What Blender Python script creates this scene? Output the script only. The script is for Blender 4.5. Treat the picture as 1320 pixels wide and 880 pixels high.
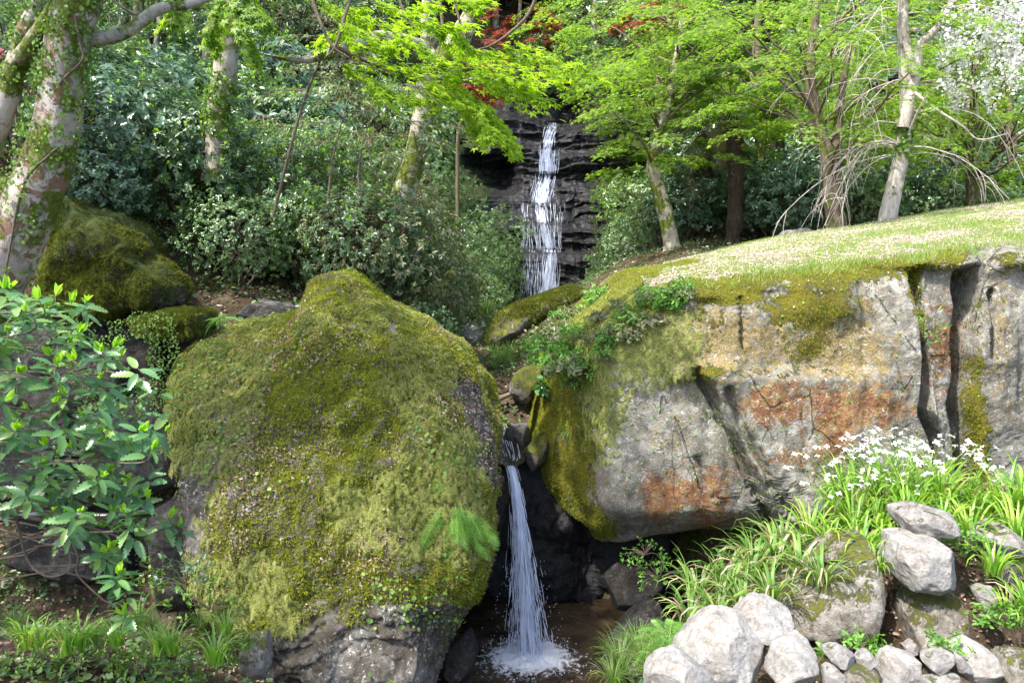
import bpy, bmesh, math
import numpy as np
from math import radians, sin, cos, pi

for o in list(bpy.data.objects):
    bpy.data.objects.remove(o)
scene = bpy.context.scene
C = scene.collection

# ------------------------------------------------------------------ camera, sky, sun, exposure
CAMZ = 5.0
PITCH = radians(-7.5)
FPX = 1320 * 28.0 / 36.0
cam_d = bpy.data.cameras.new('camera'); cam = bpy.data.objects.new('camera', cam_d); C.objects.link(cam)
cam.location = (0, 0, CAMZ); cam.rotation_euler = (radians(90) + PITCH, 0, 0)
cam_d.lens = 28; cam_d.sensor_width = 36; cam_d.clip_start = 0.1; cam_d.clip_end = 500
scene.camera = cam
SUN = np.array([-0.40, -0.30, 0.87]); SUN /= np.linalg.norm(SUN)
SUN_EL = math.asin(SUN[2]); SUN_AZ = math.atan2(SUN[0], SUN[1])
world = bpy.data.worlds.new('World'); scene.world = world; world.use_nodes = True
wn = world.node_tree.nodes; wl = world.node_tree.links
sky = wn.new('ShaderNodeTexSky'); sky.sky_type = 'NISHITA'; sky.sun_disc = False
sky.sun_elevation = SUN_EL; sky.sun_rotation = SUN_AZ; sky.dust_density = 3.0; sky.air_density = 1.0
wl.new(sky.outputs[0], wn['Background'].inputs[0]); wn['Background'].inputs[1].default_value = 0.15
sl = bpy.data.lights.new('sun', 'SUN'); sl.energy = 2.8; sl.angle = radians(0.8); sl.color = (1, 0.96, 0.88)
so = bpy.data.objects.new('sun', sl); C.objects.link(so)
from mathutils import Vector
so.rotation_euler = Vector(SUN).to_track_quat('Z', 'Y').to_euler()
so.location = (-8, -6, 20)
vs = scene.view_settings; vs.view_transform = 'Standard'; vs.look = 'None'; vs.gamma = 1; vs.use_curve_mapping = False
vs.exposure = 1.85
cy = scene.cycles
cy.max_bounces = 8; cy.diffuse_bounces = 4; cy.glossy_bounces = 3; cy.transmission_bounces = 6; cy.transparent_max_bounces = 16
cy.sample_clamp_indirect = 6.0; cy.use_denoising = True

rng = np.random.default_rng(7)
U = lambda a, b, n=None: rng.uniform(a, b, n)

# ------------------------------------------------------------------ geometry helpers
def at(px, py, Y):
    """point of the place seen at photograph pixel (1320 x 880), Y metres ahead"""
    px, py, Y = np.asarray(px, float), np.asarray(py, float), np.asarray(Y, float)
    u = (px - 660) / FPX; v = (440 - py) / FPX
    dy = cos(PITCH) - v * sin(PITCH); dz = sin(PITCH) + v * cos(PITCH)
    k = Y / dy
    return np.stack([u * k, Y + 0 * k, CAMZ + dz * k], -1)
def proj(P):
    x, y, z = P[..., 0], P[..., 1], P[..., 2] - CAMZ
    f = y * cos(PITCH) + z * sin(PITCH); up = -y * sin(PITCH) + z * cos(PITCH)
    return 660 + FPX * x / f, 440 - FPX * up / f
def nrm(v):
    v = np.asarray(v, float)
    return v / np.maximum(np.linalg.norm(v, axis=-1, keepdims=True), 1e-9)
def _hash(ix, iy, iz, seed):
    h = (ix * 374761393 + iy * 668265263 + iz * 2147483647 + seed * 1274126177) & 0xFFFFFFFF
    h = ((h ^ (h >> 13)) * 1274126177) & 0xFFFFFFFF
    h = ((h ^ (h >> 16)) * 2246822519) & 0xFFFFFFFF
    return ((h ^ (h >> 15)) & 0xFFFFFF) / float(0x7FFFFF) - 1.0
def noise(P, seed=0):
    P = np.asarray(P, float)
    i = np.floor(P).astype(np.int64); f = P - i; f = f * f * f * (f * (f * 6 - 15) + 10)
    r = 0
    for dx in (0, 1):
        wx = f[..., 0] if dx else 1 - f[..., 0]
        for dy in (0, 1):
            wy = f[..., 1] if dy else 1 - f[..., 1]
            for dz in (0, 1):
                wz = f[..., 2] if dz else 1 - f[..., 2]
                r = r + wx * wy * wz * _hash(i[..., 0] + dx, i[..., 1] + dy, i[..., 2] + dz, seed)
    return r
def fbm(P, octv=4, seed=0, lac=2.03, gain=0.5, ridged=False):
    P = np.asarray(P, float); a = 1; s = 0; t = 0
    for k in range(octv):
        n = noise(P + 17.3 * k, seed + k)
        if ridged: n = 1 - 2 * np.abs(n)
        s = s + a * n; t += a; a *= gain; P = P * lac
    return s / t
def smooth(a, b, x):
    t = np.clip((x - a) / (b - a), 0, 1); return t * t * (3 - 2 * t)
def spline(pts, n):
    pts = np.asarray(pts, float)
    if len(pts) < 3:
        t = np.linspace(0, 1, n)[:, None]; return pts[0] * (1 - t) + pts[-1] * t
    P = np.vstack([2 * pts[0] - pts[1], pts, 2 * pts[-1] - pts[-2]])
    s = np.linspace(0, len(pts) - 1 - 1e-6, n); i = s.astype(int); t = (s - i)[:, None]
    p0, p1, p2, p3 = P[i], P[i + 1], P[i + 2], P[i + 3]
    return 0.5 * (2 * p1 + (p2 - p0) * t + (2 * p0 - 5 * p1 + 4 * p2 - p3) * t * t + (3 * p1 - p0 - 3 * p2 + p3) * t ** 3)
def segdist(px, py, line):
    d = np.full(np.shape(px), 1e9)
    for (ax, ay), (bx, by) in zip(line[:-1], line[1:]):
        vx, vy = bx - ax, by - ay
        t = np.clip(((px - ax) * vx + (py - ay) * vy) / (vx * vx + vy * vy + 1e-9), 0, 1)
        d = np.minimum(d, np.hypot(px - ax - t * vx, py - ay - t * vy))
    return d
def inpoly(px, py, poly):
    px, py = np.asarray(px), np.asarray(py); r = np.zeros(px.shape, bool); n = len(poly)
    for i in range(n):
        x1, y1 = poly[i]; x2, y2 = poly[(i + 1) % n]
        if y1 == y2: continue
        r ^= ((y1 > py) != (y2 > py)) & (px < (x2 - x1) * (py - y1) / (y2 - y1) + x1)
    return r
def rand_in(poly, n):
    xs = [p[0] for p in poly]; ys = [p[1] for p in poly]; X = []; Yy = []
    while len(X) < n:
        a = U(min(xs), max(xs), n); b = U(min(ys), max(ys), n); m = inpoly(a, b, poly)
        X += list(a[m]); Yy += list(b[m])
    return np.array(X[:n]), np.array(Yy[:n])

class MB:
    def __init__(s): s.v = []; s.f = []; s.n = 0; s.att = {}
    def add(s, v, f):
        v = np.asarray(v, float).reshape(-1, 3)
        if isinstance(f, list) and f and len({len(a) for a in f}) > 1:
            for k in {len(a) for a in f}:
                s.f.append(np.array([a for a in f if len(a) == k], int) + s.n)
        else:
            s.f.append(np.asarray(f, int) + s.n)
        s.v.append(v); s.n += len(v)
    def verts(s): return np.concatenate(s.v)
    def build(s, name, mat, parent=None, origin=None, smooth_=True, attrs=None):
        me = bpy.data.meshes.new(name)
        V = np.concatenate(s.v)
        if parent is not None: V = V - np.array(parent.location)
        elif origin is not None: V = V - np.asarray(origin)
        me.vertices.add(len(V)); me.vertices.foreach_set('co', V.astype(np.float32).ravel())
        fs = [f for f in s.f if len(f)]
        nl = sum(f.size for f in fs); npoly = sum(len(f) for f in fs)
        me.loops.add(nl); me.polygons.add(npoly)
        me.loops.foreach_set('vertex_index', np.concatenate([f.ravel() for f in fs]).astype(np.int32))
        tot = np.concatenate([np.full(len(f), f.shape[1]) for f in fs])
        me.polygons.foreach_set('loop_start', np.concatenate([[0], np.cumsum(tot)[:-1]]).astype(np.int32))
        for k, a in (attrs or {}).items():
            at_ = me.attributes.new(k, 'FLOAT', 'POINT'); at_.data.foreach_set('value', np.asarray(a, np.float32))
        me.update(calc_edges=True)
        if smooth_: me.shade_smooth()
        else: me.shade_flat()
        if mat: me.materials.append(mat)
        o = bpy.data.objects.new(name, me); C.objects.link(o)
        if parent is not None: o.parent = parent
        elif origin is not None: o.location = origin
        return o
def tag(o, label=None, cat=None, group=None, kind=None):
    for k, v in (('label', label), ('category', cat), ('group', group), ('kind', kind)):
        if v: o[k] = v
    return o
def empty(name, loc, label, cat, group=None, kind=None):
    o = bpy.data.objects.new(name, None); C.objects.link(o); o.location = [float(a) for a in loc]
    return tag(o, label, cat, group, kind)
def copy_thing(root, loc=None, rot=0, sc=None, label=None, group=None):
    r = root.copy(); C.objects.link(r)
    if loc is not None: r.location = [float(a) for a in loc]
    r.rotation_euler = (0, 0, rot)
    if sc is not None: r.scale = (sc, sc, sc) if np.isscalar(sc) else sc
    if label: r['label'] = label
    if group: r['group'] = group
    for ch in list(root.children):
        c = ch.copy(); C.objects.link(c); c.parent = r
        for g in list(ch.children):
            d = g.copy(); C.objects.link(d); d.parent = c
    return r

def tube(mb, pts, rad, k=8, n=None, lump=0.0, seed=1, fs=3.0):
    if n: 
        t = np.linspace(0, 1, len(pts)); pts2 = spline(pts, n)
        rad = np.interp(np.linspace(0, 1, n), np.linspace(0, 1, len(rad)) if np.ndim(rad) else [0, 1], rad if np.ndim(rad) else [rad, rad]); pts = pts2
    pts = np.asarray(pts, float); m = len(pts)
    rad = np.broadcast_to(np.asarray(rad, float), (m,)) if np.ndim(rad) == 0 or len(rad) == m else np.interp(np.linspace(0, 1, m), np.linspace(0, 1, len(rad)), rad)
    T = nrm(np.gradient(pts, axis=0))
    a = np.array([1., 0, 0]) if abs(T[0][0]) < 0.8 else np.array([0, 1., 0])
    N = []; v = nrm(a - T[0] * a.dot(T[0]))
    for i in range(m):
        v = nrm(v - T[i] * v.dot(T[i])); N.append(v)
    N = np.array(N); B = np.cross(T, N)
    th = np.arange(k) * 2 * pi / k
    D = N[:, None] * np.cos(th)[None, :, None] + B[:, None] * np.sin(th)[None, :, None]
    R = rad[:, None] * np.ones(k)[None]
    if lump:
        Q = (pts[:, None] + D * rad[:, None, None])
        R = R * (1 + lump * fbm(Q * fs, 4, seed) + 0.5 * lump * fbm(Q * fs * np.array([3, 3, .6]), 3, seed + 9, ridged=True))
    V = pts[:, None] + D * R[..., None]
    i = np.arange(m - 1)[:, None] * k; j = np.arange(k)[None]; j2 = (j + 1) % k
    F = np.stack([i + j, i + j2, i + k + j2, i + k + j], -1).reshape(-1, 4)
    mb.add(V, F)

def frames(X, Zup):
    X = nrm(X); Z = Zup - X * (X * Zup).sum(-1, keepdims=True)
    bad = np.linalg.norm(Z, axis=-1) < 1e-3
    Z[bad] = np.array([0.3, 0.5, 0.1]); Z = nrm(Z); Yv = np.cross(Z, X)
    return np.stack([X, Yv, Z], -1)
def scatter(mb, base, P, M, S):
    bv, bf = base; bv = np.asarray(bv, float)
    S = np.broadcast_to(np.asarray(S, float).reshape(-1, 1) if np.ndim(S) < 2 else S, (len(P), 1 if np.ndim(S) < 2 else 3))
    V = np.einsum('nij,nkj->nki', M, bv[None] * S[:, None, :]) + P[:, None]
    n = len(P); nv = len(bv)
    off = (np.arange(n) * nv)[:, None, None]
    ks = {len(a) for a in bf}; fl = []
    base_n = mb.n
    for k in ks:
        F = np.array([a for a in bf if len(a) == k])
        mb.f.append((F[None] + off).reshape(-1, k) + base_n)
    mb.v.append(V.reshape(-1, 3)); mb.n += n * nv
def rdir(n, zlo=-1, zhi=1):
    z = U(zlo, zhi, n); a = U(0, 2 * pi, n); r = np.sqrt(np.maximum(0, 1 - z * z))
    return np.stack([r * np.cos(a), r * np.sin(a), z], -1)

# base leaves: +X is the leaf's axis, +Z its upper side
def leaf2(w=.2, fold=.06, droop=.1):
    v = [(0, 0, 0), (.3, w, fold), (.72, w * .8, fold - droop * .4), (1, 0, -droop), (.72, -w * .8, fold - droop * .4), (.3, -w, fold)]
    return v, [(0, 3, 2, 1), (0, 5, 4, 3)]
def maple(nl=5):
    angs = np.linspace(-115, 115, nl) if nl > 3 else np.array([-60, 0, 60])
    L = 1 - .38 * (np.abs(angs) / 115) ** 1.3
    v = [(0.0, 0, 0)]; c = np.array([.0, 0, 0])
    tips = [(l * cos(radians(a)), l * sin(radians(a)), -.12 * l) for a, l in zip(angs, L)]
    va = np.concatenate([[angs[0] - 22], (angs[1:] + angs[:-1]) / 2, [angs[-1] + 22]])
    vr = np.concatenate([[.3], [.33] * (nl - 1), [.3]])
    val = [(r * cos(radians(a)), r * sin(radians(a)), .03) for a, r in zip(va, vr)]
    v += tips + val
    f = [(0, 1 + nl + i, 1 + i, 2 + nl + i) for i in range(nl)]
    return v, f
def serrate(n=7, w=.2, fold=.05, droop=.18, teeth=.035):
    v = []; 
    xs = np.linspace(0, 1, n + 1)
    for x in xs: v.append((x, 0, -droop * x * x))
    L = []; 
    for s in (1, -1):
        idx = []
        for i in range(1, n):
            x = xs[i]; ww = w * np.sin(pi * x ** .8) ** .8
            v.append((x - .045, s * ww * .93, fold * np.sin(pi * x) - droop * x * x)); a = len(v) - 1
            v.append((x + .05, s * (ww + teeth), fold * np.sin(pi * x) - droop * x * x)); idx.append((a, len(v) - 1))
        L.append(idx)
    f = []
    for s, idx in zip((1, -1), L):
        prev = 0
        for i, (a, b) in enumerate(idx):
            q1 = (i, i + 1, a) if i == 0 else (i, i + 1, a, prev)
            q2 = (i + 1, b, a)
            f += [q1 if s > 0 else q1[::-1], q2 if s > 0 else q2[::-1]]
            prev = b
        t = (n - 1, n, prev); f.append(t if s > 0 else t[::-1])
    return v, f
def blade(n=5, w=.03, bend=1.0, fold=.008):
    """a blade rising along +Z that arches towards +X, length 1"""
    v = []; x = z = 0; 
    for i in range(n + 1):
        t = i / n; a = bend * t * t + .12
        if i: x += sin(a) / n; z += cos(a) / n
        ww = w * (1 - t) ** .6 * (0.6 + .4 * min(1, t * 4)) if i < n else 0.001
        v += [(x, ww / 2, z), (x - fold * (1 - t), 0, z), (x, -ww / 2, z)]
    f = []
    for i in range(n):
        a = 3 * i; f += [(a, a + 1, a + 4, a + 3), (a + 1, a + 2, a + 5, a + 4)]
    return v, f
def frond(n=12, w=.22, droop=.35, rise=.25, tri=True):
    """fern frond along +X"""
    v = []; f = []
    def c(t): return np.array([t * (1 - .12 * t), 0, rise * t - droop * t * t])
    for i in range(n + 1):
        t = i / n; p = c(t); v += [tuple(p + [0, .006, 0]), tuple(p - [0, .006, 0])]
    for i in range(n): a = 2 * i; f.append((a, a + 1, a + 3, a + 2))
    for i in range(n):
        t = .1 + .9 * i / n; l = w * np.sin(pi * min(1, .12 + t * .88)) ** .7 * (1 if t > .15 else .6); g = .22 / n
        for s in (1, -1):
            p = c(t); k = len(v)
            v += [tuple(p + [-g, 0, 0]), tuple(p + [g, 0, 0]), tuple(p + [l * .35 + g * .6, s * l * .75, -.02]), tuple(p + [l * .45, s * l, -.05 * l / w])]
            f.append((k, k + 1, k + 2, k + 3) if s > 0 else (k + 3, k + 2, k + 1, k))
    return v, f

# ------------------------------------------------------------------ materials
def newmat(name):
    m = bpy.data.materials.new(name); m.use_nodes = True
    nt = m.node_tree; return m, nt, nt.nodes, nt.links, nt.nodes['Principled BSDF']
def ramp(nt, fac, cols, pos=None):
    r = nt.nodes.new('ShaderNodeValToRGB'); e = r.color_ramp.elements
    pos = pos if pos is not None else np.linspace(0, 1, len(cols))
    while len(e) < len(cols): e.new(.5)
    for i, (c, p) in enumerate(zip(cols, pos)): e[i].position = float(p); e[i].color = (*c, 1)
    nt.links.new(fac, r.inputs[0]); return r.outputs[0]
def nz(nt, vec, scale, det=5, rough=.6, dist=0.0):
    n = nt.nodes.new('ShaderNodeTexNoise'); n.inputs['Scale'].default_value = scale; n.inputs['Detail'].default_value = det
    n.inputs['Roughness'].default_value = rough; n.inputs['Distortion'].default_value = dist
    if vec is not None: nt.links.new(vec, n.inputs['Vector'])
    return n.outputs['Fac']
def coords(nt, scale=(1, 1, 1)):
    t = nt.nodes.new('ShaderNodeTexCoord'); m = nt.nodes.new('ShaderNodeMapping'); m.inputs['Scale'].default_value = scale
    nt.links.new(t.outputs['Object'], m.inputs[0]); return m.outputs[0]
def mth(nt, op, a, b=None, c=None, clamp=False):
    n = nt.nodes.new('ShaderNodeMath'); n.operation = op; n.use_clamp = clamp
    for i, x in enumerate((a, b, c)):
        if x is None: continue
        if isinstance(x, (int, float)): n.inputs[i].default_value = x
        else: nt.links.new(x, n.inputs[i])
    return n.outputs[0]
def mixc(nt, fac, a, b, mode='MIX'):
    n = nt.nodes.new('ShaderNodeMix'); n.data_type = 'RGBA'; n.blend_type = mode
    for i, x in ((0, fac), (6, a), (7, b)):
        if isinstance(x, (int, float)): n.inputs[i].default_value = x
        elif isinstance(x, tuple): n.inputs[i].default_value = (*x, 1)
        else: nt.links.new(x, n.inputs[i])
    return n.outputs[2]
def step(nt, x, lo, hi):
    n = nt.nodes.new('ShaderNodeMapRange'); n.interpolation_type = 'SMOOTHSTEP'
    for k, v in (('From Min', lo), ('From Max', hi)): n.inputs[k].default_value = v
    nt.links.new(x, n.inputs[0]); return n.outputs[0]
def bump(nt, bsdf, h, strength=.6, dist=.02):
    b = nt.nodes.new('ShaderNodeBump'); b.inputs['Strength'].default_value = strength; b.inputs['Distance'].default_value = dist
    nt.links.new(h, b.inputs['Height']); nt.links.new(b.outputs[0], bsdf.inputs['Normal']); return b.outputs[0]
def attr(nt, name):
    n = nt.nodes.new('ShaderNodeAttribute'); n.attribute_name = name; return n.outputs['Fac']

def leaf_mat(name, cols, trans=.35, rough=.45, spec=.5, tcol=None, objvar=0.0, tgain=1.7):
    m, nt, N, L, B = newmat(name)
    g = N.new('ShaderNodeNewGeometry')
    fac = g.outputs['Random Per Island']
    if objvar:
        oi = N.new('ShaderNodeObjectInfo')
        fac = mth(nt, 'ADD', mth(nt, 'MULTIPLY', fac, 1 - objvar), mth(nt, 'MULTIPLY', oi.outputs['Random'], objvar))
    col = ramp(nt, fac, cols)
    L.new(col, B.inputs['Base Color']); B.inputs['Roughness'].default_value = rough; B.inputs['Specular IOR Level'].default_value = spec
    t = N.new('ShaderNodeBsdfTranslucent'); tc = mixc(nt, 1.0, col, tcol or (tgain, tgain * 1.05, tgain * .55), 'MULTIPLY'); L.new(tc, t.inputs[0])
    mx = N.new('ShaderNodeMixShader'); mx.inputs[0].default_value = trans
    L.new(B.outputs[0], mx.inputs[1]); L.new(t.outputs[0], mx.inputs[2]); L.new(mx.outputs[0], N['Material Output'].inputs[0])
    return m
M = {}
M['maple'] = leaf_mat('maple_leaf', [(.08, .17, .022), (.13, .24, .026), (.18, .29, .032), (.24, .34, .04)], .5, .5, .35)
M['maple_y'] = leaf_mat('young_maple_leaf', [(.16, .28, .02), (.23, .35, .022), (.30, .42, .03)], .52, .5, .3)
M['maple_red'] = leaf_mat('red_maple_leaf', [(.16, .03, .018), (.26, .055, .03), (.33, .10, .05)], .4, .5, .3, tcol=(1.3, 1.1, 1.0))
M['evergreen'] = leaf_mat('evergreen_leaf', [(.06, .11, .05), (.085, .155, .07), (.11, .19, .075), (.15, .23, .075), (.23, .30, .10)], .25, .30, .6, objvar=.25)
M['camellia'] = leaf_mat('broad_evergreen_leaf', [(.055, .11, .06), (.085, .16, .09), (.13, .21, .13), (.09, .18, .08)], .2, .28, .7, objvar=.2)
M['olive'] = leaf_mat('olive_shrub_leaf', [(.06, .10, .03), (.10, .14, .05), (.17, .17, .08), (.24, .19, .12)], .25, .4, .5, objvar=.3)
M['bush'] = leaf_mat('serrated_leaf', [(.05, .13, .045), (.07, .17, .055), (.10, .215, .07), (.16, .26, .06)], .22, .32, .6)
M['shoot'] = leaf_mat('young_shoot', [(.22, .42, .03), (.30, .5, .04)], .5, .4, .4)
M['iris'] = leaf_mat('iris_blade', [(.08, .20, .02), (.14, .30, .03), (.22, .38, .04), (.38, .42, .10)], .4, .4, .5)
M['sedge'] = leaf_mat('sedge_blade', [(.05, .13, .02), (.09, .20, .03), (.16, .27, .05), (.30, .32, .12)], .35, .45, .4)
M['grassl'] = leaf_mat('lawn_blade', [(.12, .24, .03), (.18, .30, .05), (.28, .34, .10), (.42, .38, .24)], .4, .6, .2)
M['fern'] = leaf_mat('fern_leaf', [(.08, .20, .03), (.12, .27, .04), (.17, .32, .05)], .4, .45, .4)
M['mossfrond'] = leaf_mat('moss_frond', [(.08, .10, .018), (.18, .22, .04), (.27, .30, .07), (.34, .33, .13), (.16, .15, .05)], .3, .7, .2)
M['mossfuzz'] = leaf_mat('moss_tuft', [(.13, .16, .018), (.26, .29, .028), (.38, .39, .045), (.20, .24, .03), (.18, .15, .06)], .35, .8, .1)
M['mossfuzz_g'] = leaf_mat('golden_moss_tuft', [(.16, .14, .015), (.25, .22, .02), (.36, .31, .03), (.22, .22, .025)], .35, .8, .1)
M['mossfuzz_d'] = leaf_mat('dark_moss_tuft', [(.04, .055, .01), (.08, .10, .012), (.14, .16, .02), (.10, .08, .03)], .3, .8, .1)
M['petals'] = leaf_mat('dry_petal', [(.34, .27, .24), (.46, .40, .38), (.56, .51, .50), (.64, .60, .59), (.28, .21, .16)], .2, .8, .1)
M['litter'] = leaf_mat('fallen_leaf', [(.13, .08, .05), (.22, .15, .10), (.30, .22, .16), (.42, .33, .27), (.08, .05, .03)], .2, .7, .2)
M['creeper'] = leaf_mat('creeper_leaf', [(.06, .14, .02), (.12, .22, .03), (.2, .3, .05)], .3, .5, .4)
M['petal'] = leaf_mat('white_petal', [(.75, .75, .72), (.85, .85, .84)], .35, .6, .2, tcol=(1, 1, 1))
M['pink'] = leaf_mat('pink_petal', [(.7, .12, .32), (.8, .25, .45)], .3, .5, .3, tcol=(1, 1, 1))
M['palm'] = leaf_mat('palm_fan', [(.035, .08, .025), (.06, .12, .04), (.09, .15, .05)], .25, .35, .6)
M['deadpalm'] = leaf_mat('dry_palm_fan', [(.28, .21, .12), (.4, .32, .2)], .2, .8, .1)

def bark_mat(name, cols, patch=None, moss=0.0, scale=6, rough=.85):
    m, nt, N, L, B = newmat(name); v = coords(nt, (1, 1, .45)); v2 = coords(nt)
    a = nz(nt, v, scale, 8, .7, .6); col = ramp(nt, a, cols, np.linspace(.3, .7, len(cols)))
    if patch:
        p = step(nt, nz(nt, v2, 5.5, 4, .6, 1.2), .50, .56); col = mixc(nt, p, col, patch)
    if moss:
        p = step(nt, nz(nt, v2, 3.1, 5, .7), .60 - .25 * moss, .68 - .25 * moss)
        mc = ramp(nt, nz(nt, v2, 40, 3), [(.05, .07, .01), (.14, .17, .02)], [.35, .65]); col = mixc(nt, p, col, mc)
    L.new(col, B.inputs['Base Color']); B.inputs['Roughness'].default_value = rough; B.inputs['Specular IOR Level'].default_value = .25
    h = mth(nt, 'ADD', nz(nt, v, scale * 5, 8, .75), mth(nt, 'MULTIPLY', a, 2.0)); bump(nt, B, h, .8, .02); return m
M['bark_mottled'] = bark_mat('mottled_bark', [(.22, .17, .13), (.42, .36, .31), (.60, .55, .50)], patch=(.24, .14, .10), moss=.55, scale=7)
M['bark'] = bark_mat('brown_bark', [(.06, .045, .03), (.13, .10, .07), (.22, .18, .13)], moss=.3)
M['bark_pale'] = bark_mat('pale_bark', [(.20, .17, .13), (.36, .32, .26), (.5, .46, .4)], moss=.55)
M['bark_white'] = bark_mat('whitish_bark', [(.26, .21, .18), (.44, .39, .35), (.58, .54, .50)], moss=.15, scale=9)
M['bark_palm'] = bark_mat('palm_fibre', [(.018, .012, .008), (.05, .034, .024), (.11, .08, .055)], scale=20)
M['twig'] = bark_mat('twig_bark', [(.10, .075, .05), (.20, .16, .12)], scale=20)
M['twig_white'] = bark_mat('pale_twig', [(.45, .38, .33), (.62, .55, .5)], scale=20)
M['deadwood'] = bark_mat('dead_wood', [(.12, .08, .05), (.26, .2, .15)], scale=12)

def rock_mat(name, base=((.16, .15, .14), (.30, .29, .28), (.44, .43, .43)), mosscol=((.07, .09, .01), (.17, .19, .018), (.26, .25, .02)),
             rust=False, speck=.5, mossbias=0.0, wet=False, rough=.85, use_attr=True, bumps=.8, sc=1.0):
    m, nt, N, L, B = newmat(name); v = coords(nt, (sc, sc, sc))
    big = nz(nt, v, 1.6, 8, .62, .8); mid = nz(nt, v, 9, 8, .7, .3); fine = nz(nt, v, 60, 4, .7)
    col = ramp(nt, mth(nt, 'ADD', mth(nt, 'MULTIPLY', big, .5), mth(nt, 'MULTIPLY', mid, .5)), base, [.38, .5, .62])
    br = step(nt, nz(nt, v, 4.5, 9, .8, .8), .50, .60); col = mixc(nt, mth(nt, 'MULTIPLY', br, .55), col, tuple(c * .5 * k for c, k in zip(base[1], (1.25, .95, .65))))
    dk = step(nt, nz(nt, v, 19, 9, .85, 1.2), .44, .36); col = mixc(nt, mth(nt, 'MULTIPLY', dk, .7), col, (.07, .062, .05))
    if rust:
        r = mth(nt, 'ADD', attr(nt, 'rust'), mth(nt, 'MULTIPLY', mth(nt, 'SUBTRACT', nz(nt, v, 8, 9, .82, .6), .5), 4.6))
        rc = ramp(nt, mid, [(.10, .045, .022), (.20, .095, .04), (.25, .17, .08)], [.36, .5, .62]); col = mixc(nt, step(nt, r, .5, .72), col, rc)
        r2 = mth(nt, 'ADD', attr(nt, 'rust2'), mth(nt, 'MULTIPLY', mth(nt, 'SUBTRACT', nz(nt, v, 11, 9, .82, .6), .5), 4.2))
        col = mixc(nt, mth(nt, 'MULTIPLY', step(nt, r2, .5, .75), .8), col, ramp(nt, fine, [(.14, .10, .03), (.30, .22, .08)], [.4, .6]))
    sp = step(nt, nz(nt, v, 24, 8, .8, .5), .54, .62); sp2 = step(nt, nz(nt, v, 3.2, 6, .7, .4), .42, .58)
    col = mixc(nt, mth(nt, 'MULTIPLY', mth(nt, 'MULTIPLY', sp, mth(nt, 'ADD', mth(nt, 'MULTIPLY', sp2, .75), .25)), speck), col, (.56, .55, .51))
    h = mth(nt, 'ADD', mth(nt, 'MULTIPLY', mid, 1.0), mth(nt, 'MULTIPLY', fine, .35))
    if rust:
        wv = N.new('ShaderNodeMix'); wv.data_type = 'VECTOR'; wv.inputs[0].default_value = .12; L.new(coords(nt, (1, .6, .5)), wv.inputs[4])
        ns_ = N.new('ShaderNodeTexNoise'); ns_.inputs['Scale'].default_value = 2.5; ns_.inputs['Detail'].default_value = 6; L.new(v, ns_.inputs[0]); L.new(ns_.outputs['Color'], wv.inputs[5])
        for sc_, th_, am_ in ((1.7, .012, .5), (6.0, .02, .2)):
            vo = N.new('ShaderNodeTexVoronoi'); vo.feature = 'DISTANCE_TO_EDGE'; vo.inputs['Scale'].default_value = sc_; L.new(wv.outputs[1], vo.inputs['Vector'])
            ck = mth(nt, 'MULTIPLY', step(nt, vo.outputs['Distance'], th_, th_ * .25), step(nt, nz(nt, v, 2.3, 5, .7), .50, .58))
            col = mixc(nt, mth(nt, 'MULTIPLY', ck, am_), col, (.03, .025, .02)); h = mth(nt, 'SUBTRACT', h, mth(nt, 'MULTIPLY', ck, 1.6 * am_))
    if mosscol:
        a = attr(nt, 'moss') if use_attr else None
        geo = N.new('ShaderNodeNewGeometry'); sx = N.new('ShaderNodeSeparateXYZ'); L.new(geo.outputs['Normal'], sx.inputs[0])
        mm = mth(nt, 'MULTIPLY', mth(nt, 'SUBTRACT', nz(nt, v, 6, 9, .8, .4), .5), 3.4)
        mm = mth(nt, 'ADD', mm, a if a else mth(nt, 'MULTIPLY', sx.outputs[2], .6)); mm = mth(nt, 'ADD', mm, mossbias)
        mk = step(nt, mm, .42, .6)
        mt = mth(nt, 'ADD', mth(nt, 'MULTIPLY', nz(nt, v, 4, 5, .6), .5), mth(nt, 'MULTIPLY', nz(nt, v, 70, 4, .8), .5))
        mc = ramp(nt, mt, mosscol, [.38, .5, .62]); col = mixc(nt, mk, col, mc)
        h = mth(nt, 'ADD', h, mth(nt, 'MULTIPLY', mk, mth(nt, 'ADD', 1.2, mth(nt, 'MULTIPLY', nz(nt, v, 90, 3, .8), 2.0))))
    L.new(col, B.inputs['Base Color'])
    B.inputs['Roughness'].default_value = .25 if wet else rough
    if wet:
        L.new(ramp(nt, mid, [(.22, .22, .22), (.75, .75, .75)], [.4, .58]), B.inputs['Roughness']); B.inputs['Specular IOR Level'].default_value = .22
    else: B.inputs['Specular IOR Level'].default_value = .25
    bump(nt, B, h, 1.0 if rust else bumps, .04 if rust else .025); return m
M['rock_right'] = rock_mat('lichen_rock', rust=True, speck=.75, base=((.085, .08, .065), (.19, .18, .15), (.34, .33, .295)), mosscol=((.09, .085, .012), (.22, .20, .02), (.32, .27, .03)))
M['rock_left'] = rock_mat('mossy_rock', speck=.8, base=((.03, .026, .02), (.075, .065, .05), (.17, .16, .145)), mosscol=((.06, .07, .012), (.14, .15, .018), (.24, .235, .025)))
M['rock'] = rock_mat('grey_rock', use_attr=False, mossbias=-.25, base=((.12, .11, .10), (.22, .21, .2), (.34, .33, .32)), sc=2)
M['rock_light'] = rock_mat('pale_granite', use_attr=False, mossbias=-.75, base=((.15, .14, .125), (.26, .25, .235), (.37, .365, .35)), speck=.5, sc=2.5)
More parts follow.
